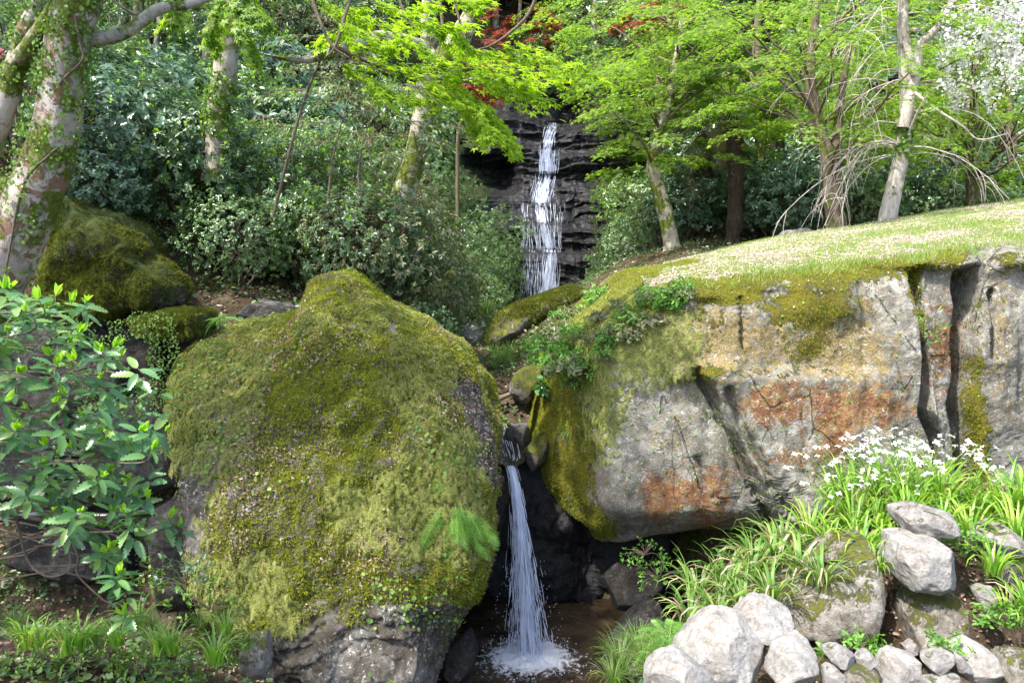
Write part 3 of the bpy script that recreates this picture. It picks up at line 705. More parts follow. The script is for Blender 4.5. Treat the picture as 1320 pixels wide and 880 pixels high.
# lower fall: a jet leaping from the notch into the pool
Pz = float(at(690, 850, 7.3)[2])
lip = at(658, 600, 7.9)
mb = MB()
def traj(s, q, t):
    """s across, q along depth, t 0..1"""
    h = lip[2] - Pz; z = lip[2] - h * t ** 1.0
    x = lip[0] + .012 * s + (.19 + .0 * s) * t ** .55 + s * (.035 + .215 * t ** 1.5)
    y = lip[1] - .58 * np.sqrt(t) + q * (.02 + .14 * t)
    return np.stack([x, y, z], -1)
for i in range(1700):
    s = rng.normal(0, .42); q = rng.normal(0, .5); t0 = U(-.1, .97); l = U(.02, .14) * (1 if abs(s) > .3 else 1.6); t = np.linspace(max(t0, 0), min(t0 + l, 1), 6)
    if t[-1] <= t[0] + .01: continue
    strand(traj(s + .12 * noise(np.stack([t * 5, t * 0 + i * .01, t * 0], -1), 4), q, t), U(.0014, .0042) * (1.5 if abs(s) < .3 else .8))
for i in range(14):
    s = rng.normal(0, .30); strand(traj(s, rng.normal(0, .4), np.linspace(0, U(.35, .8), 16)), U(.004, .008))
dv, df = ico(1)
n = 500; t = U(.4, 1, n) ** .8; s = rng.normal(0, .8, n).clip(-1.7, 1.7); Pp = np.array([traj(a, b, np.array([c]))[0] for a, b, c in zip(s, rng.normal(0, .7, n), t)])
scatter(mb, (dv * [1, 1, 2.2], df.tolist()), Pp, np.tile(np.eye(3), (n, 1, 1)), U(.0015, .0035, n))
n = 700; a = U(0, 2 * pi, n); r = np.abs(rng.normal(0, .26, n)); imp = traj(0, 0, np.array([1.]))[0]
scatter(mb, (dv, df.tolist()), imp + np.stack([r * np.cos(a) * 1.2, r * np.sin(a), np.abs(rng.normal(0, .06, n)) * np.exp(-r * 2)], -1), np.tile(np.eye(3), (n, 1, 1)), U(.0025, .007, n))
vt, vs_ = np.meshgrid(np.linspace(0, 1, 70), np.linspace(-1, 1, 25), indexing='ij'); h_ = lip[2] - Pz
V = np.stack([lip[0] + .19 * vt ** .55 + vs_ * (.035 + .20 * vt ** 1.5), lip[1] - .58 * np.sqrt(vt) - .05 * (1 - vs_ ** 2) * vt, lip[2] - h_ * vt], -1)
m2_ = MB(); m2_.add(V, gridfaces(70, 25)); tag(m2_.build('water', M['veil2'], attrs={'cover': (np.exp(-(vs_ / .5) ** 2) * (.85 - .45 * vt)).ravel()}), 'translucent sheet of the lower waterfall', kind='structure')
tag(mb.build('water', M['strand']), 'white jet of the lower waterfall spraying into the pool', kind='structure')
mb = MB(); nn = 120; X, Yg = np.meshgrid(np.linspace(-1.0, 2.0, nn), np.linspace(4.5, 10, 2 * nn)); R = np.hypot((X - imp[0]) / 1.2, Yg - imp[1])
Zp = Pz + .045 * np.exp(-(R / .32) ** 2) * (1 + fbm(np.stack([X, Yg, 0 * X], -1) * 14, 3, 8)) + .012 * fbm(np.stack([X, Yg, 0 * X], -1) * 7, 3, 9) + .012 * np.sin(R * 26) * np.exp(-R * 2.2)
mb.add(np.stack([X, Yg, Zp], -1), gridfaces(*X.shape)); tag(mb.build('water', M['water']), 'dark brown pool under the lower waterfall', kind='structure')
mb = MB(); mb.add(np.stack([X, Yg, Zp + .006], -1), gridfaces(*X.shape))
tag(mb.build('foam', M['foam'], attrs={'cover': (1.0 * np.exp(-(R / .28) ** 2) + .40 * np.exp(-(R / .75) ** 2)).ravel().clip(0, 1)}), 'white churned foam where the jet hits the pool', kind='stuff')
# the thin stream above the notch
path = spline(at(*np.array([(676,400,21.3),(650,425,18.5),(612,458,15),(612,490,12),(632,525,10.3),(645,560,9.4),(655,590,8.4),(658,601,7.9)], float).T), 80)
wd = np.interp(np.linspace(0, 1, 80), [0, .5, .9, 1], [.5, .35, .16, .05])
V = np.stack([path + np.stack([k * wd, 0 * wd, .02 - .02 * np.abs(k) + 0 * wd], -1) for k in np.linspace(-1, 1, 9)], 1)
mb = MB(); mb.add(V, gridfaces(80, 9)); tag(mb.build('water', M['water']), 'narrow dark stream running down between the boulders', kind='structure')
mb = MB()
for i in range(60):
    k0 = int(U(38, 70)); k1 = min(79, k0 + int(U(3, 9))); s = U(-.7, .7)
    p = path[k0:k1 + 1] + np.stack([s * wd[k0:k1 + 1], 0 * wd[k0:k1 + 1], 0 * wd[k0:k1 + 1] + .03], -1)
    if len(p) > 2 and k1 < 76: strand(p, U(.003, .008))
for i in range(50):
    a = at(627 + U(-9, 9), 512 + U(-4, 4), 10.1); b = at(634 + U(-12, 12), 540 + U(-6, 4), 9.7); strand(spline([a, (a + b) / 2 + [0, -.05, .05], b], 6), U(.004, .010))
tag(mb.build('water', M['strand']), 'small white cascade in the stream above the notch', kind='structure')
# ------------------------------------------------------------------ single stones
def stone(outline, Y, thick, mat, label, name='stone', cat='stone', seed=1, sub=5, cuts=15, tilt=.25, yaw=0, p=2.5, amp=(.03, .015), cutr=(.62, .97), group=None, push=1.0):
    ext = np.ptp(np.array(outline)[:, 0]) / FPX * Y / 2
    def post(W, N): 
        return W + N * ((fbm(W * 9, 4, seed) * .016 + fbm(W * 20, 4, seed + 3, ridged=True) * .010 + fbm(W * 45, 3, seed + 4) * .004) * min(1.5, .4 + ext))[:, None]
    V, F = rock(outline, Y, thick, tilt=tilt, yaw=yaw, p=p, sub=sub, cuts=cuts, cutr=cutr, amp=[a * ext * 2 for a in amp], seed=seed, post=post, push=push)
    mb = MB(); mb.add(V, F); c = V.mean(0); c[2] = V[:, 2].min()
    return tag(mb.build(name, M[mat], origin=c), label, cat, group), V, F
S = stone
MOSSY = []
# front right
S([(950,808),(955,791),(976,781),(1006,784),(1029,802),(1042,832),(1030,856),(1000,870),(960,845)], 4.35, .22, 'rock_light', 'rounded pale boulder in the lower right corner, resting against the mossy standing rock', 'boulder', 'boulder', 11, 6)
S([(884,868),(905,840),(935,815),(982,816),(1004,835),(1020,870),(1010,910),(870,910)], 4.2, .28, 'rock_light', 'broad pale boulder in front of the rounded one, leaning towards the sedge', 'boulder', 'boulder', 12, 6)
S([(838,880),(866,864),(900,866),(932,884),(930,920),(840,920)], 3.95, .2, 'rock_light', 'flat pale stone at the bottom edge below the sedge', seed=13)
S([(1012,856),(1050,840),(1070,848),(1066,880),(1044,910),(996,910)], 4.05, .18, 'rock_light', 'pale slanting stone between the two big boulders and the row of small stones', seed=14)
S([(1066,846),(1088,842),(1110,850),(1108,872),(1085,868)], 4.1, .1, 'rock', 'small grey wedge-shaped stone at the left end of the stone row', seed=15)
S([(1068,866),(1095,868),(1098,905),(1070,905)], 4.0, .1, 'rock', 'small grey stone below the wedge-shaped one in the stone row', seed=16)
S([(1111,857),(1128,850),(1142,860),(1138,876),(1115,876)], 4.1, .09, 'rock', 'small round grey stone, with moss beneath, in the stone row', seed=17)
S([(1100,872),(1142,874),(1150,905),(1096,905)], 4.0, .12, 'rock_moss', 'mossy stone at the bottom edge under the row of small stones', seed=18)
S([(1142,860),(1165,854),(1195,863),(1204,880),(1190,905),(1142,905)], 4.1, .14, 'rock_light', 'oval pale stone in the middle of the stone row', seed=19)
S([(1193,862),(1215,849),(1238,853),(1244,874),(1215,886)], 4.1, .1, 'rock', 'grey stone right of the oval one in the stone row', seed=20)
S([(1236,852),(1248,850),(1264,872),(1248,884)], 4.12, .08, 'rock', 'narrow grey stone wedged between two larger stones of the row', seed=21)
S([(1250,852),(1272,843),(1300,858),(1314,884),(1290,905),(1256,890)], 4.1, .16, 'rock_light', 'large split stone at the right end of the stone row', seed=22)
S([(1204,884),(1250,884),(1262,910),(1200,910)], 4.0, .1, 'rock', 'low grey stone at the bottom edge beneath the split stone', seed=23)
S([(1308,870),(1322,856),(1350,850),(1360,905),(1312,905)], 4.0, .15, 'rock_moss', 'mossy stone cut off by the right edge at the end of the stone row', seed=24)
S([(1028,842),(1032,800),(1070,768),(1095,745),(1115,722),(1145,718),(1166,740),(1170,785),(1174,830),(1150,862),(1060,862)], 4.95, .42, 'rock_moss', 'tall standing rock with green moss and creeper behind the pale boulders', 'standing_rock', 'rock', 25, 6, 8, tilt=.35)
S([(1171,742),(1176,712),(1240,708),(1262,733),(1258,766),(1228,778),(1180,770)], 4.8, .26, 'rock_light', 'blocky pale stone lying on top of the lower standing stone', seed=26, sub=6, tilt=.1, p=4)
S([(1168,674),(1205,667),(1262,680),(1264,694),(1240,702),(1176,698)], 5.0, .24, 'rock', 'flat grey slab under the irises above the blocky pale stone', seed=27, tilt=.1)
S([(1180,862),(1196,806),(1222,776),(1250,770),(1264,800),(1270,842),(1255,870)], 4.75, .28, 'rock_moss', 'upright brownish stone with moss carrying the blocky pale stone', seed=28, sub=6, cuts=7)
S([(1268,768),(1284,758),(1296,774),(1286,798),(1272,792)], 4.8, .1, 'rock', 'small squarish grey stone in the brown litter right of the blocky stone', seed=29)
S([(1280,708),(1332,688),(1350,722),(1296,730)], 5.1, .25, 'rock', 'grey ledge stone under the irises at the right edge', seed=30, tilt=.1)
S([(1303,742),(1350,732),(1350,770),(1308,768)], 5.0, .2, 'rock_moss', 'mossy stone at the right edge below the ledge stone', seed=31)
S([(1170,838),(1182,828),(1190,846),(1180,856)], 4.8, .06, 'rock', 'tiny grey stone in the dark gap beside the upright brownish stone', seed=32)
# stream and gorge
S([(656,492),(668,478),(692,476),(704,500),(698,524),(672,526),(656,510)], 9.6, .3, 'rock_green', 'egg-shaped mossy stone in the stream below the sedge tufts', seed=33)
S([(580,458),(606,453),(624,468),(622,488),(596,482)], 11, .4, 'rock_green', 'rounded mossy stone at the back edge of the big mossy boulder', seed=34)
MOSSY.append((S)([(618,424),(650,402),(690,386),(740,370),(760,380),(720,402),(692,420),(660,440),(632,450)], 12.6, .5, 'rock_green', 'long mossy slab slanting below the foot of the upper waterfall', 'rock_slab', 'slab', seed=35, sub=6, cuts=5))
S([(578,422),(600,416),(624,417),(626,430),(584,436)], 14.6, .4, 'rock', 'upper flat stone step left of the long mossy slab', 'stone_step', 'step', seed=36, p=4)
S([(562,438),(600,432),(628,433),(630,444),(566,450)], 13.2, .4, 'rock', 'lower flat stone step left of the long mossy slab', 'stone_step', 'step', seed=37, p=4)
S([(646,574),(656,552),(674,546),(690,560),(690,584),(664,594)], 8.9, .2, 'rock_dark', 'dark stone under a heap of dead leaves above the notch', seed=38)
S([(664,606),(680,572),(700,560),(714,574),(702,600),(682,616)], 8.5, .22, 'rock_green', 'greenish stone wedged over the notch of the lower waterfall', seed=39)
S([(640,548),(648,516),(660,518),(672,548),(664,564)], 10.0, .2, 'rock_dark', 'wet dark stone right of the small cascade', seed=40)
S([(560,612),(652,606),(720,590),(860,640),(1000,700),(1000,860),(840,900),(700,850),(600,890),(540,700)], 8.55, .5, 'cliff', 'wet back wall of the hollow behind the lower waterfall, shade painted in as black', 'rock_wall', 'rock wall', 41, 7, 4, tilt=.1, p=5, amp=(.12, .08))  # black cliff material paints the shade of the hollow onto the wet wall
S([(780,768),(806,742),(842,738),(862,762),(846,796),(796,800)], 7.4, .3, 'rock_damp_painted_shade', 'dark round stone in the hollow under the rock face', seed=42)
S([(556,890),(576,850),(606,826),(616,850),(606,880),(590,910)], 6.55, .2, 'rock_damp_painted_shade', 'wet brown rock ledge between the mossy boulder and the pool', seed=43)
S([(750,880),(780,840),(850,800),(900,830),(880,900)], 6.6, .35, 'rock_damp_painted_shade', 'dark wet rock at the right bank of the pool behind the sedge', seed=44)
S([(600,650),(612,610),(650,606),(656,650),(640,730),(610,760),(596,720)], 7.75, .3, 'rock_damp_painted_shade', 'wet dark rock right beside the jet against the mossy boulder', seed=45, sub=6)
# left
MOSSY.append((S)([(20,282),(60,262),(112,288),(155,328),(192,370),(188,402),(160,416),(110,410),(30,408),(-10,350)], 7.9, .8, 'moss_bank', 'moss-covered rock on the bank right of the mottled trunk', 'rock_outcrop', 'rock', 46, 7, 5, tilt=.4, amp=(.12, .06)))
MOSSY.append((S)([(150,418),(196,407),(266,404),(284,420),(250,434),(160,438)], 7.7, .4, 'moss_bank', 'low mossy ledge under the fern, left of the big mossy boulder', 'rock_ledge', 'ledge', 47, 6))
S([(-60,420),(80,405),(280,425),(300,520),(240,600),(60,610),(-60,600)], 8.1, .6, 'rock_damp_painted_shade', 'dark creeper-hung rock wall below the mossy ledge', 'rock_wall', 'rock wall', 48, 7, 3, p=4, tilt=.2, amp=(.12, .08))
S([(286,404),(312,388),(380,398),(374,430),(300,430)], 8.9, .4, 'rock_dark', 'bluish grey stone behind the top of the big mossy boulder', seed=49)
S([(60,600),(120,530),(196,512),(238,570),(232,640),(150,660),(70,656)], 7.3, .5, 'rock_damp_painted_shade', 'grey bare rock in the shade left of the big mossy boulder', 'rock_outcrop', 'rock', 50, 6, 8)
S([(-80,600),(60,600),(76,650),(-80,668)], 7.0, .4, 'rock_damp_painted_shade', 'dark rock behind the serrated-leaf bush above the black pipe', 'rock_outcrop', 'rock', 51, 6)
S([(-80,690),(60,670),(176,680),(196,742),(150,770),(-80,780)], 7.2, .5, 'rock_damp_painted_shade', 'long dark overhanging rock below the black pipe', 'rock_outcrop', 'rock', 52, 6)
S([(172,640),(200,626),(236,650),(250,720),(262,800),(190,810),(176,730)], 6.9, .4, 'rock_damp_painted_shade', 'dark rounded rock in the gap at the left foot of the mossy boulder', 'rock_outcrop', 'rock', 53, 6)
S([(298,858),(316,828),(338,824),(346,852),(330,900),(300,900)], 5.1, .14, 'rock_moss', 'pale-topped stone at the end of the grassy bank, lower left', seed=54)
S([(1014,304),(1028,293),(1058,295),(1068,303),(1040,312)], 14.2, .4, 'rock', 'lone grey stone at the back edge of the lawn', seed=55)

# black pipe
mb = MB(); tube(mb, at(*np.array([(-90,664,5.9),(0,668,5.9),(70,662,5.85),(140,666,5.8),(200,659,5.9)], float).T), .032, k=12, n=24)
m, nt, N, L, B = newmat('black_pipe'); B.inputs['Base Color'].default_value = (.012, .012, .014, 1); B.inputs['Roughness'].default_value = .35; M['pipe'] = m
tag(mb.build('pipe', m, origin=at(60, 664, 5.9)), 'black plastic water pipe running level through the shade at left', 'pipe')
# dead branch in the stream and log
mb = MB(); tube(mb, at(*np.array([(628,520,9.9),(645,513,9.8),(662,506,9.8)], float).T), [.03, .035, .02], k=8, n=12, lump=.2)
tag(mb.build('dead_branch', M['deadwood'], origin=at(645, 512, 9.9)), 'short dead branch lying across the small cascade', 'dead branch')

# ------------------------------------------------------------------ moss, fronds and litter on the big rocks (stuff)
def onto(mb, V, F, n, w, base, size, up=.3, hang=0.0, lift=0.0, flat=False):
    P, Nn = surf_sample(V, F, n, w)
    D = rdir(len(P)) * .8 + np.array([0, 0, -hang])
    if flat: X = nrm(D - Nn * (D * Nn).sum(1, keepdims=True)); Zu = Nn + rdir(len(P)) * .35
    else: X = nrm(Nn + D * .8); Zu = rdir(len(P))
    scatter(mb, base, P + Nn * lift, frames(X, Zu), U(size[0], size[1], len(P)))
bl0 = ([(0, .05, 0), (0, -.05, 0), (.12, 0, 1), (.05, .04, .5), (.05, -.04, .5)], [(0, 1, 4, 3), (3, 4, 2)])
tuft = ([(0, .12, 0), (0, -.12, 0), (1, .25, .1), (0, 0, .1), (.1, -.1, -.1), (.9, -.3, .3)], [(0, 1, 2), (3, 4, 5)])
mfr = frond(8, .26, .45, .1)
cam_face = lambda V, Nn: ((V - np.array([0, 0, CAMZ])) * Nn).sum(1) < .5
vis = cam_face(LV, LN).astype(float)
lw = (lmoss > .28) * vis
mb = MB(); onto(mb, LV, LF, 70000, lw, tuft, (.015, .045))
tag(mb.build('moss', M['mossfuzz']), 'yellow-green moss carpet on the big boulder', kind='stuff')
patch = fbm(LV * 1.5, 4, 81) + .25 * smooth(380, 300, lpx) + .12 * blob(lpx, lpy, 480, 620, 150, 160)
fw = (patch > .17) * (lmoss > .0) * vis * (lpy + 50 * noise(LV * 1.6, 35) < 810)
mb = MB(); onto(mb, LV, LF, 11000, fw, mfr, (.05, .14), hang=1.2, lift=.025, flat=True)
tag(mb.build('moss_fronds', M['mossfrond']), 'pale olive feathery fronds hanging over the big boulder', kind='stuff')
litl = leaf2(.24, .12, .2)
mb = MB(); lit_w = np.clip(fbm(LV * 1.7, 4, 83) + .15, 0, 1) * vis * (lpy < 800) + .03 * vis
onto(mb, LV, LF, 6500, lit_w ** 1.5, litl, (.014, .038), flat=True, lift=.022)
tag(mb.build('fallen_leaves', M['litter']), 'pale dead leaves and petals scattered on the big boulder', kind='stuff')
mb = MB(); onto(mb, LV, LF, 800, np.clip(fbm(LV * 1.9, 4, 87) - .12, 0, 1) * vis + .004 * vis, leaf2(.42, .06, .1), (.02, .045), flat=True, lift=.04)
tag(mb.build('creeper_leaves', M['creeper']), 'little green creeper leaves scattered on the big boulder', kind='stuff')
vr = cam_face(RV, RN).astype(float) * (rpx < 1420)
mb = MB(); onto(mb, RV, RF, 70000, np.clip(rm, 0, 1) * (rm > .35) * vr, tuft, (.012, .03))
tag(mb.build('moss', M['mossfuzz']), 'golden moss on the rock face and along its lip', kind='stuff')
mb = MB(); w = vr * (blob(rpx, rpy, 800, 430, 60, 50) + blob(rpx, rpy, 775, 520, 22, 60) + .8 * blob(rpx, rpy, 850, 440, 50, 40) + .5 * blob(rpx, rpy, 760, 450, 30, 40))
onto(mb, RV, RF, 6500, np.where(w > .15, w, 0), mfr, (.06, .14), hang=1.0, lift=.01, flat=True)
tag(mb.build('moss_fronds', M['mossfrond']), 'pale feathery fronds hanging over the left end of the rock face', kind='stuff')
crl = leaf2(.42, .06, .1)
mb = MB(); w = vr * (np.exp(-((segdist(rpx, rpy, [(905,490),(935,550),(990,640)]) / 14) ** 2)) + .12 * smooth(560, 480, 1200 - rpx) + .1 * blob(rpx, rpy, 870, 560, 80, 60) + .05)
onto(mb, RV, RF, 3200, w, crl, (.012, .028), flat=True, lift=.012)
tag(mb.build('creeper_leaves', M['creeper']), 'tiny creeper leaves in the cracks of the rock face', kind='stuff')
mb = MB(); onto(mb, RV, RF, 1500, vr * (.1 + smooth(.2, .9, RN[:, 2]) * 3), litl, (.012, .035), flat=True, lift=.02)
tag(mb.build('fallen_leaves', M['litter']), 'pale dead leaves caught on the rock face', kind='stuff')

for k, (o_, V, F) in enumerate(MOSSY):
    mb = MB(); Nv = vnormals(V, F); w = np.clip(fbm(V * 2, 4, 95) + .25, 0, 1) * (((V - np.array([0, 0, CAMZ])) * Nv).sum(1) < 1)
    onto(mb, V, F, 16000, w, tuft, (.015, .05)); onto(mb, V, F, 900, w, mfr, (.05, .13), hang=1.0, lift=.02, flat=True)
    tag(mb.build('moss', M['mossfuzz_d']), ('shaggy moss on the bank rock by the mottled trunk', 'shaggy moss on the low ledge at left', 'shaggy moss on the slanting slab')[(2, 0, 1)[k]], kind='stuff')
mb = MB(); lipw = vr * np.exp(-((rpy - topy) / 9) ** 2) * (rpx > 860) * (RN[:, 2] > .05) * np.clip(fbm(RV * 3, 3, 96) + .3, 0, 1)
P, Nn = surf_sample(RV, RF, 5200, lipw); a = U(0, 6.28, len(P)); scatter(mb, bl0, P, frames(np.stack([np.cos(a), np.sin(a), 0 * a], -1), Nn * .8 + rdir(len(P)) * .7 + [0, -.2, .1]), U(.03, .09, len(P)))
tag(mb.build('grass', M['grassl']), 'dry grass hanging over the lip of the rock face', kind='stuff')
# lawn grass and petals
LG = lawn_v.reshape(-1, 3); LGF = gridfaces(n2, n1)
def quad_sample(V, F, n, w=None):
    T3 = np.concatenate([F[:, [0, 1, 2]], F[:, [0, 2, 3]]]); return surf_sample(V, T3, n, w)
lgx, lgy = proj(LG)
gm = np.clip((.5 + 2.0 * fbm(LG * 1.1, 4, 91)) * (.3 + .7 * smooth(1000, 1180, lgx)), 0.05, 1) * (lgx < 1420) * (lgy < 420)
bl = ([(0, .05, 0), (0, -.05, 0), (.12, 0, 1), (.05, .04, .5), (.05, -.04, .5)], [(0, 1, 4, 3), (3, 4, 2)])
P, Nn = quad_sample(LG, LGF, 60000, gm)
mb = MB(); a = U(0, 2 * pi, len(P)); lean = rdir(len(P)) * .45 + [0, 0, 1]
scatter(mb, bl, P - [0, 0, .004], frames(np.stack([np.cos(a), np.sin(a), 0 * a], -1) , lean), U(.02, .06, len(P)))
tag(mb.build('grass', M['grassl']), 'short sunlit grass of the lawn', kind='stuff')
P, Nn = quad_sample(LG, LGF, 60000, (lgx < 1420) * (1.15 - gm))
mb = MB(); D = rdir(len(P)); scatter(mb, litl, P + [0, 0, .012], frames(nrm(D * [1, 1, .2]), Nn * [0, 0, 1] + [0, 0, .8] + rdir(len(P)) * .4), U(.015, .04, len(P)))
tag(mb.build('fallen_petals', M['petals']), 'dry pinkish petals and leaves strewn over the lawn', kind='stuff')
# creeper, litter and low plants on the ground
xg, yg = np.meshgrid(np.linspace(-14, 16, 200), np.linspace(4, 30, 240)); GV = np.stack([xg, yg, ground(xg, yg)], -1).reshape(-1, 3); GF = gridfaces(*xg.shape)
GF3 = np.concatenate([GF[:, [0, 1, 2]], GF[:, [0, 2, 3]]])
gpx, gpy = proj(GV); inview = ((gpx > -60) & (gpx < 1380) & (gpy < 930)).astype(float) / np.maximum(GV[:, 1], 4) ** 1.3
nopool = 1.0 * ~((gpx > 560) & (gpx < 930) & (gpy > 600) & (GV[:, 1] > 5.6))
def ground_scatter(name, label, mat, n, size, base, w=1, lift=.02, flatness=.4):
    P, Nn = surf_sample(GV, GF3, n, inview * w); mb = MB(); Nn = Nn * np.sign(Nn[:, 2:3])
    scatter(mb, base, P + Nn * lift, frames(nrm(rdir(n) * [1, 1, .3]), Nn + rdir(n) * flatness), U(size[0], size[1], n)); tag(mb.build(name, M[mat]), label, kind='stuff')
ground_scatter('leaf_litter', 'brown leaf litter on the forest floor', 'litter', 42000, (.02, .05), litl, nopool)
ground_scatter('ground_cover', 'low green creepers covering the slope', 'evergreen', 42000, (.03, .075), leaf2(.3, .06, .15), np.clip(.3 + fbm(GV * .8, 3, 92), 0, 1) * nopool, .06, .9)
# ------------------------------------------------------------------ trees
gx = lambda px, Yd: (px - 660) / FPX * Yd
def spray(lm, tm, path, width, n, size, base, droop=.25, twr=.006, lat=.0, up=.35, tilt=None):
    """flat layered spray of leaves along a twig"""
    path = spline(path, 14); T = nrm(np.gradient(path, axis=0)); L = np.linalg.norm(path[-1] - path[0])
    t = U(.08, 1.0, n); i = t * 13; k = np.minimum(i.astype(int), 12); fr = (i - k)[:, None]
    p = path[k] * (1 - fr) + path[k + 1] * fr; tt = T[k]
    side = nrm(np.cross(tt, [0, 0, 1.])); s = rng.normal(0, .5, n).clip(-1.1, 1.1); wd = width * (np.sin(pi * np.clip(.18 + t * .75, 0, 1)) ** .8)
    q = p + side * (s * wd)[:, None] + tt * (np.abs(s) * wd * .5)[:, None]
    q[:, 2] += -droop * (s ** 2) * wd + rng.normal(0, .035, n) * min(1, L)
    X = nrm(tt * .8 + side * np.sign(s)[:, None] * U(.2, 1.1, n)[:, None] + rdir(n) * .35 + [0, 0, -.25]); Zu = rdir(n) * up + [0, 0, 1]
    scatter(lm, base, q, frames(X, Zu), U(size * .7, size * 1.25, n))
    if tm is not None:
        tube(tm, path, np.linspace(twr, twr * .25, 14), k=4)
        for a in range(2, 13, 2):
            for sg in (-1, 1):
                w_ = width * sin(pi * (.18 + a / 13 * .75)) * .8; e = path[a] + side[0] * sg * w_ + T[a] * w_ * .6 + [0, 0, -droop * w_ * .8]
                tube(tm, np.array([path[a], (path[a] + e) / 2 + [0, 0, .02], e]), [twr * .5, twr * .35, twr * .15], k=3)
def crown(lm, tm, c, R, ns, L, width, nl, size, base, trunk_top=None, droop=.25, zl=-.7, dn=.25, seed=0, cam_bias=0):
    c = np.array(c, float); R = np.array(R, float)
    for j in range(ns):
        d = rdir(1, zl, .95)[0]; o = c + d * R * U(.25, .95) ** .6 * (1 + .3 * noise(np.array([d * 2 + seed]), 5)[0])
        h = nrm(np.array([d[0], d[1], 0]) * R + rdir(1)[0] * [.5, .5, 0]); l = L * U(.6, 1.2)
        e = o + h * l + [0, 0, -dn * l]
        spray(lm, tm, [o, (o + e) / 2 + [0, 0, .10 * l], e], width * l, nl, size, base, droop)
        if trunk_top is not None and j % 4 == 0:
            tt_ = np.atleast_2d(trunk_top)
            if len(tt_) > 1:
                hd = np.hypot(*(tt_[:, :2] - o[:2]).T); k_ = int(np.argmin(np.abs(tt_[:, 2] - (o[2] - .55 * hd)))); a0 = tt_[k_]
            else: a0 = tt_[0]
            w_ = rdir(1)[0] * .09 * L; tube(tm, spline([a0, a0 * .6 + o * .4 + [0, 0, .1 * L] + w_, a0 * .25 + o * .75 + [0, 0, .12 * L] - w_, o], 12), np.linspace(.03, .008, 12) * min(1, L ** 2), k=5); continue
            mid = (trunk_top + o) / 2 + [0, 0, .15]; tube(tm, spline([trunk_top, mid, o], 9), np.linspace(.04, .012, 9), k=5)
M5 = maple(5); M3 = maple(3); L2 = leaf2(.22, .07, .15); LW = leaf2(.27, .06, .2)
def trunk_pts(pp, Yd):
    pp = np.array(pp, float); return at(pp[:, 0], pp[:, 1], pp[:, 2] if pp.shape[1] > 2 else np.full(len(pp), Yd))
def rootdown(p):
    g = float(ground(p[0][0], p[0][1])) - .15
    return np.vstack([[p[0][0], p[0][1], g], p]) if g < p[0][2] - .05 else p
def new_tree(name, base, label, cat='tree', group=None): return empty(name, base, label, cat, group)

def ivy_on(root, pts, rad, n, size, mat='creeper', name='ivy', t0=0, t1=1):
    mb = MB(); m = MB(); tube(m, pts, rad, k=14, n=50); V = m.verts(); q = V.reshape(50, 14, 3)
    i = (U(t0, t1, n) * 49).astype(int); j = rng.integers(0, 14, n); ctr = q.mean(1)[i]; P = q[i, j]
    keep = fbm(P * 3, 3, 7) > -.05; P, ctr = P[keep], ctr[keep]; nn = nrm(P - ctr)
    P = P + rdir(len(P)) * .03 + nn * .012; scatter(mb, crl, P, frames(nrm(rdir(len(P)) + [0, 0, -.5]), nn + rdir(len(P)) * .5), U(size * .6, size * 1.3, len(P)))
    return mb.build(name, M[mat], root)

# big mottled tree, left edge
p = trunk_pts([(-30,420),(8,330),(40,262),(66,190),(80,120),(86,60),(104,-10),(130,-120),(150,-260)], 6.0)
T1 = new_tree('broadleaf_tree', p[0], 'thick leaning tree with mottled pale bark and ivy at the left edge')
mb = MB(); tube(mb, p, [.21, .20, .185, .17, .15, .145, .155, .13, .11], k=28, n=90, lump=.10, fs=2.5); mb.build('trunk', M['bark_mottled'], T1)
mb = MB(); q = trunk_pts([(-40,260),(-5,165),(22,85),(40,30),(60,-5),(110,-60)], 6.1); tube(mb, q, [.09, .085, .08, .07, .06, .05], k=14, n=50, lump=.1)
q2 = trunk_pts([(24,80),(52,40),(76,0),(100,-50)], 6.0); tube(mb, q2, [.06, .055, .05, .04], k=12, n=24, lump=.1); mb.build('stem', M['bark_mottled'], T1)
mb = MB(); q3 = trunk_pts([(88,50,6),(130,50,6.1),(165,40,6.2),(205,12,6.3),(245,6,6.4),(300,-14,6.6),(420,-60,7)], 6); tube(mb, q3, [.07, .05, .045, .04, .03, .025, .02], k=12, n=50, lump=.12)
tube(mb, trunk_pts([(190,22),(175,18),(158,10),(140,-5)], 6.3), [.02, .015, .012, .008], k=6, n=12); mb.build('branch', M['bark_pale'], T1)
ivy_on(T1, p, [.25, .23, .21, .2, .18, .17, .17, .15], 5200, .026); 
ivy_on(T1, q, [.1, .09, .09, .08, .07, .06], 1500, .026)
mb = MB()
for a, b, yy in (([(96,20),(104,60),(106,78),(84,100),(74,112)], 5.85, 0), ([(8,345),(30,240),(64,200),(76,190)], 5.8, 0)):
    tube(mb, trunk_pts(a, b), .009, k=5, n=24)
mb.build('vine', M['twig'], T1)
mb, tm = MB(), MB(); top = p[-1]
crown(mb, tm, (-6.2, 3.4, 11.2), (2.8, 2.6, 1.9), 50, 1.2, .45, 170, .11, L2, top, zl=-.8)
crown(mb, tm, (-3.8, 6.0, 10.8), (1.6, 1.6, .9), 14, 1.1, .45, 150, .11, L2, top, zl=-.6)
mb.build('crown', M['evergreen'], T1); tm.build('branches', M['twig'], T1)

